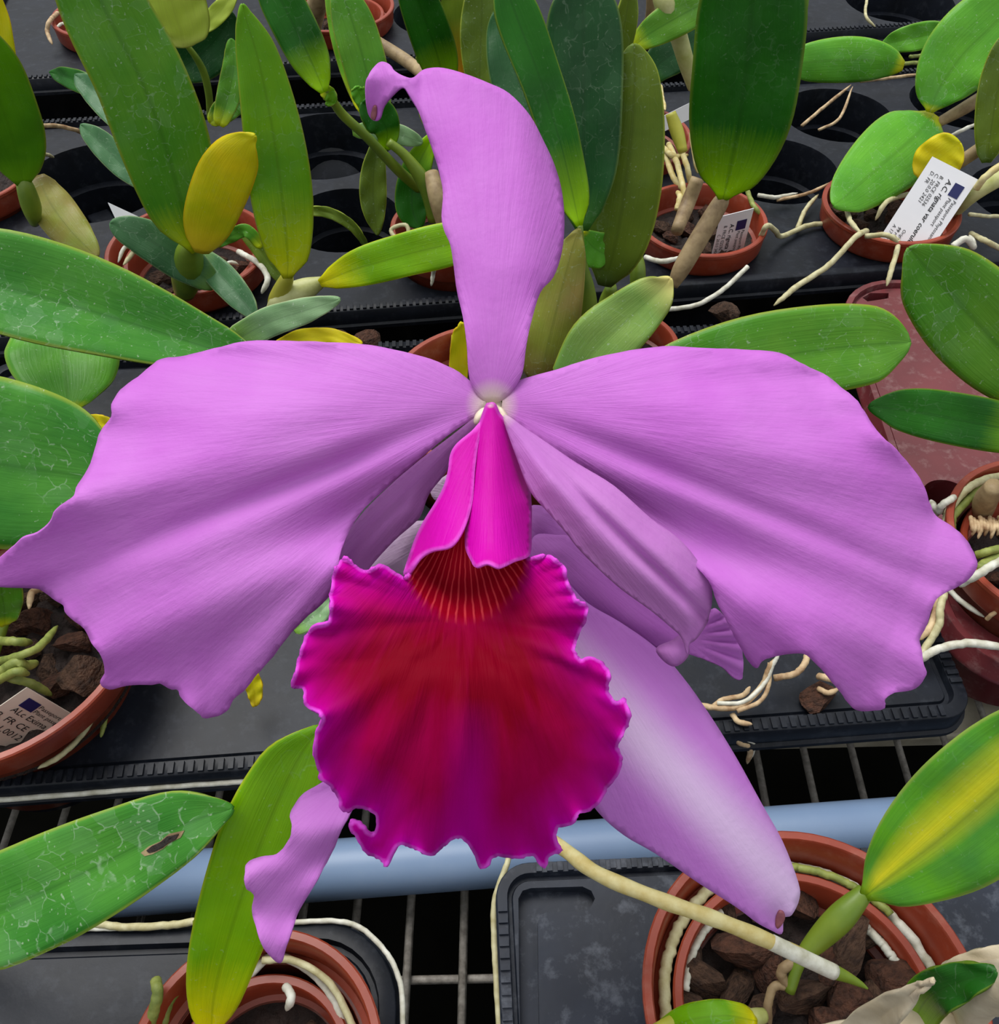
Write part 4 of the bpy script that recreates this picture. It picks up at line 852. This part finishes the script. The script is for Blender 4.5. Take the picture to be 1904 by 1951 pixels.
# ------------------------------------------------------------------ plant labels with their print
def text(s, size, o, ex, ey, nrm, mat, parent, shear=0.0, bold=False):
    cu = bpy.data.curves.new('print', 'FONT'); cu.body = s; cu.size = size; cu.resolution_u = 2; cu.shear = shear
    if bold: cu.offset = size * .012
    ob = bpy.data.objects.new('print', cu); me = bpy.data.meshes.new_from_object(ob); bpy.data.objects.remove(ob)
    v = np.array([tuple(q.co) for q in me.vertices]); f = [list(p.vertices) for p in me.polygons]
    obj('lettering', o + v[:, :1] * ex + v[:, 1:2] * ey + nrm * .00025, f, mat, parent, smooth=False)
def label(tl, exq, dnq, w, h, label_, lines, sq, mat='label', ext=0.0):
    """tl, exq, dnq: (x, y, height) of the top-left corner, a point along the writing, a point down the card"""
    o = W(*tl); ex = W(*exq) - o; ex /= np.linalg.norm(ex); dn = W(*dnq) - o; dn -= ex * (dn @ ex); dn /= np.linalg.norm(dn); n = np.cross(dn, ex); n /= np.linalg.norm(n)
    if n @ (CAM - o) < 0: n = -n
    root = empty('plant_label', o + ex * w + dn * h / 2, label_, 'label')
    mb = MB(); mb.box(o + ex * (w + ext) / 2 + dn * h / 2 - n * .0002, ex * (w + ext) / 2, dn * h / 2, n * .0002); mb.build('card', M[mat], root, smooth=False)
    x, y, a, b = sq; mb = MB(); mb.box(o + ex * (x + a / 2) + dn * (y + b / 2) + n * .0002, ex * a / 2, dn * b / 2, n * .0001); mb.build('blue_square', M['navy'], root, smooth=False)
    for s, size, lx, ly, sh, bo in lines: text(s, size, o + ex * lx + dn * ly, ex, -dn, n, M['ink'], root, sh, bo)
label((1864, 342, .050), (1778, 470, .012), (1777, 321, .050), .064, .0325, 'white plant label tilted in the pot at upper right, printed with a navy square', [
    ('Passeport Phytosanitaire', .0034, .017, .0056, .2, False), ('Plant passport', .0034, .017, .0092, .2, False), ('A.C. rignata var coerulea', .0046, .0075, .0158, .25, True),
    ('B. FRCE 02536', .0034, .0075, .0212, .2, False), ('C. 20.0.0 2421', .0034, .0075, .0245, .2, False), ('D. FR', .0034, .0075, .0278, .2, False), ('Origine', .0030, .046, .0222, .2, False), ('99 rue de M', .0032, .046, .0260, .2, True), ('A 170 170 11', .0032, .046, .0295, .2, False)], (.0075, .0042, .0085, .0065))
label((1437, 397, .036), (1418, 470, .004), (1372, 410, .036), .036, .0240, 'white plant label standing in the pot with the broad upright leaf', [
    ('Passeport Phytosanitaire', .0032, .016, .0052, .2, False), ('Plant passport', .0032, .016, .0085, .2, False), ('A.C. rignata var coerulea', .0044, .0085, .0150, .25, True), ('B. FRCE 02536', .0034, .0085, .0195, .2, False), ('C. 20.0.0 2421', .0030, .0150, .0228, .2, False)], (.0075, .0032, .0078, .0070))
label((51, 1310, .034), (132, 1358, .012), (0, 1349, .028), .026, .030, 'stained white plant label in the large pot at left', [
    ('Passeport Phytosani', .0030, .0122, .0056, .1, False), ('Plant passport', .0030, .0122, .0086, .1, False), ('ALc Exima (L.purpur', .0044, .0045, .0130, .1, False), ('B. FR CE 02536', .0046, .0015, .0185, .1, False), ('C. 21.0012', .0046, .0, .0238, .1, False)], (.0050, .0034, .0068, .0055), 'label_old')
tx = empty('plant_label', W(235, 405, .0), 'blank white label tip sticking out of the pot of the yellow-leaved orchid', 'label')
tv = [W(206, 386, .060), W(262, 412, .045), W(300, 440, .028), W(270, 470, .028), W(222, 420, .052)]
obj('card', tv, [[0, 1, 2, 3, 4]], M['label'], tx, smooth=False, solid=.0005)
tx = empty('plant_label', W(1290, 230, .0), 'white label lying among the roots beside the olive leaf', 'label')
tv = [W(1262, 222, .05), W(1330, 188, .055), W(1340, 215, .045), W(1262, 252, .04)]
obj('card', tv, [[0, 1, 2, 3]], M['label'], tx, smooth=False, solid=.0005)

# ------------------------------------------------------------------ flowers
def sheet(name, outline, dep, mat, parent, step=11, sub=4, thick=.0006, jit=0.0):
    """petal: flattened outline with its own relief; dep(x, y, edge) gives its distance in mm"""
    poly = spline(outline, sub, True)
    if jit:
        cx = poly.mean(0); k_ = np.arange(len(poly)); w_ = jit * (np.sin(k_ * 1.9) * .5 + np.sin(k_ * .77 + 1) * .6 + RNG.normal(0, .35, len(poly)))
        nd = poly - cx; nd /= np.linalg.norm(nd, axis=1)[:, None] + 1e-9; poly = poly + nd * w_[:, None]
    v, f, e = fill(poly, step)
    D = dep(v[:, 0], v[:, 1], e) / 1000
    return obj(name, Parr(v, D), f, mat, parent, uv=v / 1000, attrs={'edge': e / 100}, solid=thick)
G2 = lambda x, y, cx, cy, sx, sy: np.exp(-((x - cx) / sx) ** 2 - ((y - cy) / sy) ** 2)

fl1 = empty('orchid_flower', P(938, 775, .214), 'large open lilac orchid flower with a crimson frilled lip, in front', 'flower')
# dorsal sepal
ds = [(1002, 665), (1011, 619), (1028, 558), (1053, 528), (1069, 480), (1074, 423), (1069, 365), (1055, 315), (1035, 271), (1008, 220), (970, 179), (930, 159), (886, 142), (845, 131), (815, 132), (798, 140), (784, 149), (767, 144), (751, 134), (744, 124), (730, 119), (717, 125), (703, 142), (697, 162), (698, 196), (702, 217), (713, 230), (724, 226), (732, 203), (751, 179), (768, 167), (781, 183), (798, 213), (815, 257), (828, 294), (838, 328), (845, 369), (842, 413), (847, 440), (859, 467), (866, 507), (872, 555), (882, 602), (890, 660), (892, 700), (898, 730), (915, 758), (940, 768), (962, 758), (985, 732), (997, 705)]
def dep_ds(x, y, e):
    s = (770 - y) / 640; xc = 945 + 25 * np.sin(np.clip(s, 0, 1) * 3.1); t = (x - xc) / 110
    d = 209 + 16 * np.clip(s, 0, 1.2) ** 2 - 4 * np.clip(s, 0, .4) / .4 * (1 - t ** 2) + 5 * t * np.clip(s - .15, 0, 1)
    d += 9 * np.clip((x - 985) / 90, 0, 1) ** 2 * np.clip(s * 1.3, 0, 1)
    tip = np.clip((800 - x) / 60, 0, 1) * np.clip((260 - y) / 60, 0, 1)
    d += -8 * tip + 7 * np.clip((y - 150) / 80, 0, 1) * tip + 3.5 * np.sin((x - 700) / 22) * tip
    d += 1.2 * np.sin(y / 38.0) * np.exp(-e / 25)
    return d
sheet('dorsal_sepal', ds, dep_ds, M['petal'], fl1, 10)
sheet('sepal_tip', [(707, 222), (710, 206), (715, 201), (718, 206), (717, 220), (713, 229)], lambda x, y, e: dep_ds(x, y, e + 20) - .9, M['tipbrown'], fl1, 5)
# petals
lp = [(916, 752), (901, 731), (864, 704), (803, 679), (735, 664), (668, 655), (600, 651), (541, 650), (474, 651), (423, 660), (372, 675), (345, 681), (315, 684), (294, 694), (264, 719), (230, 745), (213, 772), (213, 792), (193, 823), (184, 850), (169, 894), (146, 931), (141, 945), (125, 956), (105, 973), (95, 995), (71, 1015), (44, 1024), (27, 1039), (0, 1062), (-28, 1088), (-20, 1112), (0, 1117), (61, 1119), (81, 1124), (108, 1144), (122, 1154), (129, 1171), (162, 1198), (176, 1225), (193, 1249), (200, 1279), (191, 1300), (210, 1312), (244, 1305), (291, 1303), (305, 1301), (325, 1311), (340, 1314), (345, 1327), (359, 1344), (379, 1359), (389, 1367), (416, 1362), (436, 1350), (446, 1330), (470, 1310), (490, 1283), (521, 1249), (548, 1212), (578, 1180), (622, 1141), (642, 1105), (651, 1046), (684, 982), (740, 925), (803, 870), (860, 825), (903, 797), (920, 784), (926, 768)]
def petal_depth(bx, by, ax, ay, mir, ph):
    def f(x, y, e):
        s = (x - bx) * ax + (y - by) * ay; t = ((x - bx) * -ay + (y - by) * ax) * mir   # t > 0 is the lower half
        S_ = np.clip(s / 850, 0, 1.2); th = np.arctan2(t, s + 60)
        d = 210 - 12 * np.sin(np.clip(S_, 0, 1) * 2.4) + 6 * S_ ** 2
        d += 3.4 * np.exp(-(t / 24) ** 2) * np.clip(S_ * 3, 0, 1) * np.clip(1.3 - S_, 0, 1)
        d += 1.05 * np.where(t > 0, 15 * (t / 330) ** 2 - 3 * np.exp(-((t - 150) / 60) ** 2) * np.clip(S_ * 2, 0, 1), 9 * (np.abs(t) / 330) ** 1.7 - 3.0 * np.exp(-((t + 120) / 70) ** 2) * np.clip(S_ * 2, 0, 1))
        d += 9 * np.exp(-((t - 110) / 60) ** 2) * np.exp(-((s - 230) / 200) ** 2)
        rf = np.exp(-e / 75.0) * np.clip(S_ * 2.2 - .5, 0, 1)
        d += rf * (3.6 * np.sin(th * 11 + ph) + 2.4 * np.sin(th * 23 + ph * 2.1)) + np.exp(-e / 22.0) * .9 * np.sin(th * 60 + ph) * np.clip(S_ * 2, 0, 1)
        d += .45 * np.sin(th * 31 + ph + S_ * 3) * np.clip(S_ * 1.6 - .3, 0, 1)
        return d
    return f
sheet('petal', lp, petal_depth(918, 772, -.925, .38, -1, .6), M['petal'], fl1, 10, jit=.5)
rp_ = [(960, 757), (975, 735), (1000, 722), (1060, 705), (1120, 686), (1200, 669), (1264, 662), (1298, 662), (1366, 665), (1433, 668), (1484, 674), (1535, 696), (1568, 712), (1602, 739), (1629, 760), (1646, 784), (1670, 821), (1710, 858), (1738, 892), (1761, 929), (1771, 959), (1782, 983), (1812, 1003), (1838, 1027), (1853, 1051), (1861, 1076), (1852, 1095), (1832, 1112), (1798, 1132), (1781, 1146), (1768, 1183), (1758, 1203), (1751, 1220), (1755, 1238), (1760, 1264), (1765, 1284), (1744, 1311), (1704, 1320), (1686, 1334), (1687, 1345), (1677, 1352), (1636, 1352), (1616, 1338), (1602, 1318), (1585, 1298), (1568, 1277), (1551, 1260), (1531, 1244), (1501, 1245), (1467, 1252), (1453, 1259), (1443, 1271), (1426, 1257), (1413, 1233), (1399, 1210), (1382, 1176), (1366, 1145), (1350, 1105), (1300, 1055), (1230, 998), (1150, 930), (1050, 858), (975, 803), (958, 785)]
pdr = petal_depth(958, 772, .925, .38, 1, 2.2)
def dep_rp(x, y, e):
    w = np.clip((x - 1250) / 150, 0, 1) * np.clip((900 - y) / 120, 0, 1)
    s_ = (x - 958) * .925 + (y - 772) * .38; t_ = -(x - 958) * .38 + (y - 772) * .925
    return pdr(x, y, e) + 8 * np.exp(-((t_ - 130) / 80) ** 2) * np.exp(-((s_ - 460) / 165) ** 2) + w * .6 * np.sin((x * .8 - y * .55) / 13.0) * np.exp(-((e - 40) / 70) ** 2)
sheet('petal', rp_, dep_rp, M['petal'], fl1, 10, jit=.5)
# lateral sepals
ls = [(918, 785), (900, 800), (860, 832), (800, 878), (740, 930), (684, 988), (640, 1060), (650, 1130), (690, 1110), (705, 1080), (750, 1030), (790, 995), (803, 978), (817, 941), (845, 905), (862, 880), (890, 850), (915, 820)]
def dep_ls(x, y, e):
    s = np.hypot(x - 930, y - 780) / 450; return 217 + 6 * s - 3 * np.exp(-((e - 30) / 22) ** 2)
sheet('lateral_sepal', ls, dep_ls, M['sepal_back'], fl1, 7)
rs = [(962, 790), (1000, 816), (1050, 850), (1100, 884), (1170, 927), (1239, 988), (1284, 1020), (1315, 1051), (1345, 1095), (1355, 1120), (1354, 1159), (1345, 1189), (1325, 1217), (1313, 1226), (1310, 1246), (1303, 1225), (1296, 1210), (1281, 1196), (1239, 1161), (1175, 1114), (1107, 1049), (1080, 1015), (1043, 973), (1011, 935), (985, 870), (965, 815)]
def dep_rs(x, y, e):
    s = np.hypot(x - 960, y - 790) / 560; n_ = ((x - 960) * .70 - (y - 790) * .714) / 80
    return 204.5 - 3 * np.sin(s * 3.1) + 7 * s ** 3 - 5.5 * np.exp(-((e - 55) / 40) ** 2) + 3 * np.exp(-(n_ + .1) ** 2 / .02) * np.clip(s * 2, 0, 1)
sheet('lateral_sepal', rs, dep_rs, M['sepal_back'], fl1, 6)
sheet('sepal_curl', [(1252, 1236), (1280, 1222), (1300, 1212), (1312, 1236), (1306, 1255), (1286, 1268), (1266, 1258)], lambda x, y, e: 212 + 3 * np.exp(-e / 12), M['sepal_back'], fl1, 8)
# column base
cb = MB(); cb.tube([P(939, 752, .2155), P(939, 768, .2145), P(938, 790, .2120), P(935, 830, .2100)], [.0020, .0027, .0030, .0030], 16); cb.build('column', M['cream'], fl1)
for q in ([(922, 778), (908, 790), (905, 806), (916, 806), (926, 792)], [(952, 776), (962, 786), (969, 800), (964, 812), (952, 800)]):
    sheet('column_wing', q, lambda x, y, e: 207.5 + 0 * x - 1.2 * np.clip(e / 8, 0, 1), M['cream'], fl1, 5)
# lip: skirt with the throat, and the two lobes rolled over the column
lip = [(658, 1062), (645, 1073), (637, 1088), (631, 1118), (628, 1156), (627, 1184), (605, 1189), (588, 1203), (575, 1232), (565, 1270), (556, 1298), (558, 1310), (577, 1313), (580, 1334), (588, 1351), (607, 1359), (611, 1375), (599, 1402), (599, 1440), (609, 1470), (611, 1485), (630, 1497), (645, 1519), (650, 1540), (663, 1547), (677, 1538), (700, 1542), (712, 1550), (718, 1565), (713, 1585), (700, 1582), (684, 1564), (668, 1563), (667, 1577), (683, 1602), (698, 1625), (724, 1636), (732, 1650), (739, 1648), (751, 1625), (762, 1610), (781, 1612), (796, 1621), (823, 1630), (841, 1614), (860, 1601), (875, 1595), (894, 1610), (906, 1629), (915, 1652), (928, 1654), (940, 1633), (966, 1631), (993, 1635), (1015, 1629), (1029, 1648), (1042, 1650), (1049, 1629), (1072, 1621), (1061, 1602), (1065, 1576), (1095, 1568), (1104, 1550), (1125, 1544), (1148, 1519), (1163, 1493), (1182, 1466), (1184, 1440), (1178, 1421), (1189, 1398), (1201, 1372), (1197, 1345), (1188, 1330), (1174, 1336), (1159, 1319), (1163, 1292), (1152, 1266), (1125, 1252), (1106, 1256), (1097, 1243), (1102, 1209), (1118, 1179), (1118, 1152), (1099, 1141), (1083, 1107), (1076, 1080), (1057, 1062), (1031, 1057), (1005, 1060), (985, 1030), (940, 985), (886, 968), (835, 995), (795, 1050), (774, 1096), (758, 1095), (739, 1082), (717, 1077), (698, 1088), (683, 1082), (669, 1069)]
def dep_lip(x, y, e):
    d = 182 + 0 * x
    d += 26 * np.exp(-((x - 886) / 135) ** 2) * (lambda q: q * q * (3 - 2 * q))(np.clip((1300 - y) / 260, 0, 1))                   # throat
    yy = np.clip((y - 1260) / 380, 0, 1); d += 17 * yy ** 2 - 5 * np.sin(yy * 3.14)                       # front curls down and back
    d += 8 * np.clip(np.abs(x - 880) / 300, 0, 1) ** 2
    th = np.arctan2(x - 885, y - 1180); rr = np.hypot(x - 885, y - 1180)
    d += np.exp(-e / 55.0) * (3.6 * np.sin(th * 9 + .7) + 2.2 * np.sin(th * 17 + 2)) * np.clip((y - 1080) / 120, 0, 1)
    d += np.exp(-e / 16.0) * 1.6 * np.sin(th * 46)
    d += .9 * np.sin(th * 15 + 1) * np.clip(rr / 300, 0, 1) * np.clip((y - 1250) / 150, 0, 1)
    d += -3.5 * G2(x, y, 878, 1450, 26, 160) + 2.0 * G2(x, y, 820, 1450, 30, 140) + 2.0 * G2(x, y, 940, 1450, 30, 140)
    return d
lipo = sheet('lip', lip, dep_lip, M['lip'], fl1, 8, 5, jit=1.6)
rl = [(933, 767), (943, 770), (952, 789), (969, 809), (986, 840), (999, 870), (1006, 904), (1011, 961), (1011, 1012), (1008, 1058), (982, 1070), (959, 1081), (948, 1083), (928, 1075), (908, 1082), (898, 1068), (889, 1046), (888, 1022), (889, 978), (887, 927), (892, 877), (904, 840), (915, 806), (926, 774)]
def dep_rl(x, y, e):
    s = np.clip((y - 767) / 310, 0, 1); w = 12 + 52 * np.clip(s * 1.6, 0, 1); xc = 938 + 14 * s; t = np.clip((x - xc) / w, -1.25, 1.25)
    return 204 - 22 * s ** 1.2 + 9 * np.clip(s * 2, .25, 1) * (t + .2) ** 2 - 2.0 * np.exp(-((y - 1085) / 25) ** 2)
sheet('lip_lobe', rl, dep_rl, M['lobe'], lipo, 8)
ll = [(915, 805), (898, 823), (871, 846), (859, 867), (855, 897), (847, 927), (833, 955), (810, 992), (793, 1026), (779, 1066), (770, 1093), (779, 1097), (800, 1066), (823, 1051), (860, 1042), (884, 1010), (900, 960), (905, 900), (912, 845), (920, 815)]
def dep_ll(x, y, e):
    s = np.clip((y - 767) / 310, 0, 1); xc = 905 - 20 * s; t = np.clip((xc - x) / 60, -.6, 1.8)
    return 205.5 - 21 * s ** 1.2 + 4.2 * np.clip(s * 2, .3, 1) * t ** 2 - 1.5 * np.exp(-((y - 1085) / 25) ** 2)
sheet('lip_lobe', ll, dep_ll, M['lobe'], lipo, 8)
# stalk down to the pot behind
st = MB(); st.tube(spline([P(938, 770, .212), P(938, 772, .232), P(936, 778, .27), P(934, 775, .34), W(932, 790, .03)], 6), np.linspace(.0024, .0032, 25), 12); st.build('flower_stalk', M['bulb_green'], fl1)

fl2 = empty('orchid_flower', P(970, 1030, .262), 'second lilac orchid flower mostly hidden behind the frilled lip', 'flower')
s2 = [(1060, 1090), (1118, 1148), (1180, 1185), (1250, 1235), (1300, 1290), (1350, 1360), (1400, 1440), (1450, 1530), (1490, 1602), (1520, 1680), (1522, 1712), (1508, 1742), (1494, 1748), (1490, 1778), (1465, 1770), (1440, 1755), (1400, 1725), (1330, 1680), (1250, 1625), (1190, 1590), (1140, 1545), (1090, 1470), (1030, 1330), (990, 1180), (990, 1080)]
def dep_s2(x, y, e):
    s = np.hypot(x - 1000, y - 1080) / 850; t = ((x - 1000) * .80 - (y - 1080) * .6) / 130
    return 232 - 10 * np.sin(s * 2.6) + 16 * s ** 3 + 6 * (t + .05) ** 2 + 3 * G2(x, y, 1480, 1755, 18, 30)
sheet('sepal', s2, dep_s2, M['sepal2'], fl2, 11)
sheet('sepal_tip', [(1478, 1752), (1484, 1736), (1493, 1738), (1496, 1750), (1490, 1762), (1480, 1768)], lambda x, y, e: dep_s2(x, y, e) - .9, M['tipbrown'], fl2, 5)
sheet('sepal', [(1008, 966), (1045, 969), (1062, 990), (1120, 1060), (1180, 1112), (1240, 1158), (1310, 1215), (1300, 1250), (1280, 1242), (1200, 1217), (1120, 1160), (1050, 1110), (1000, 1075), (985, 1010)], lambda x, y, e: 236 + 6 * np.clip((x - 1000) / 300, 0, 1) - 2.5 * np.exp(-((e - 30) / 25) ** 2), M['petal2'], fl2, 10)
sheet('petal', [(1018, 1022), (1060, 1020), (1090, 1026), (1140, 1075), (1200, 1128), (1290, 1195), (1310, 1235), (1290, 1243), (1200, 1215), (1110, 1152), (1050, 1110), (1012, 1070)], lambda x, y, e: 231 + 5 * np.clip((x - 1000) / 300, 0, 1) - 3 * np.exp(-((e - 35) / 25) ** 2), M['petal2'], fl2, 10)
pl2 = [(640, 1470), (613, 1492), (581, 1510), (563, 1533), (553, 1554), (556, 1575), (550, 1601), (528, 1627), (499, 1633), (472, 1645), (466, 1669), (469, 1692), (484, 1704), (481, 1733), (490, 1775), (502, 1804), (525, 1829), (538, 1830), (546, 1804), (561, 1760), (572, 1730), (605, 1677), (628, 1633), (646, 1592), (661, 1563), (675, 1536), (720, 1450), (800, 1300), (760, 1250), (690, 1380)]
def dep_pl2(x, y, e):
    s = np.hypot(x - 760, y - 1300) / 600
    r1 = (x - 580) * .5 + (y - 1600) * .86
    return 226 + 10 * s - 5 * np.exp(-(r1 / 45) ** 2) + 2.2 * np.exp(-e / 28) * np.sin(y / 17.0)
sheet('petal', pl2, dep_pl2, M['petal2b'], fl2, 8, jit=.8)
fan = [(1280, 1200), (1330, 1178), (1353, 1162), (1366, 1161), (1382, 1176), (1396, 1200), (1413, 1233), (1416, 1264), (1414, 1293), (1399, 1291), (1376, 1271), (1345, 1257), (1315, 1247), (1280, 1240)]
sheet('petal', fan, lambda x, y, e: 240 + .8 * np.sin(np.arctan2(y - 1215, x - 1290) * 26) * np.clip((x - 1320) / 60, 0, 1), M['petal2'], fl2, 6)
sheet('petal_back', [(690, 1100), (703, 1079), (740, 1038), (783, 1000), (802, 993), (815, 1000), (790, 1060), (768, 1095)], lambda x, y, e: 238 + 0 * x - 2 * np.clip(e / 30, 0, 1), M['petal2pale'], fl2, 9)
sheet('petal_back', [(821, 931), (852, 904), (870, 900), (865, 940), (833, 955)], lambda x, y, e: 240 + 0 * x, M['petal2pale'], fl2, 7)
# join of the rear flower: short stalks meeting behind
st = MB(); st.tube(spline([P(1000, 1085, .238), P(980, 1045, .262), P(955, 950, .275), P(936, 790, .30)], 6), .0026, 12); st.build('flower_stalk', M['bulb_green'], fl2)
st = MB(); st.tube(spline([P(770, 1310, .232), P(860, 1180, .25), P(975, 1045, .262), P(1180, 1150, .245), P(1290, 1220, .24)], 6), .0016, 10); st.build('flower_tube', M['cream'], fl2)
# long root crossing in front of the bark pot, coming from the flowering plant
lr = empty('aerial_root', W(1360, 1740, .06), 'long cream aerial root with a green tip over the bark pot', 'root')
c = path([(880, 1470, .05), (980, 1560, .055), (1070, 1615, .06), (1140, 1665, .064), (1260, 1715, .066), (1360, 1750, .066), (1470, 1795, .06), (1560, 1838, .052)], 8)
b = MB(); b.tube(c, np.linspace(.0025, .0025, len(c)) * (1 + .05 * np.sin(np.arange(len(c)))), 14); b.build('root_shaft', M['root_yellow'], lr)
c = path([(1470, 1795, .0602), (1530, 1824, .0555), (1590, 1852, .049)], 8); b = MB(); b.tube(c, .00255, 14); b.build('root_velamen', M['root_white'], lr)
c = path([(1586, 1850, .0495), (1615, 1862, .046), (1640, 1875, .043), (1654, 1884, .042)], 8); b = MB(); b.tube(c, np.linspace(.0025, .0003, len(c)), 14); b.build('root_tip', M['bulb_green'], lr)
# yellow scrap of leaf by the left petal
ys = empty('leaf_scrap', W(483, 1320, .0), 'bright yellow folded leaf scrap beside the left petal tip', 'leaf')
leaf(ys, 'L_yellow', .012, .01, [(486, 1345, 6), (486, 1320, 14), (480, 1295, 16), (470, 1270, 10)], vee=.6)
pv = empty('leaf_scrap', W(600, 1160, .0), 'pale green leaf tip showing between the left petal and the lip', 'leaf')
leaf(pv, 'L_silver', .03, .02, [(560, 1200, 14), (590, 1180, 20), (615, 1160, 18), (640, 1130, 8)])

import os
if os.environ.get('LEAFDBG'):
    for q in LEN: print('LEAF', q)
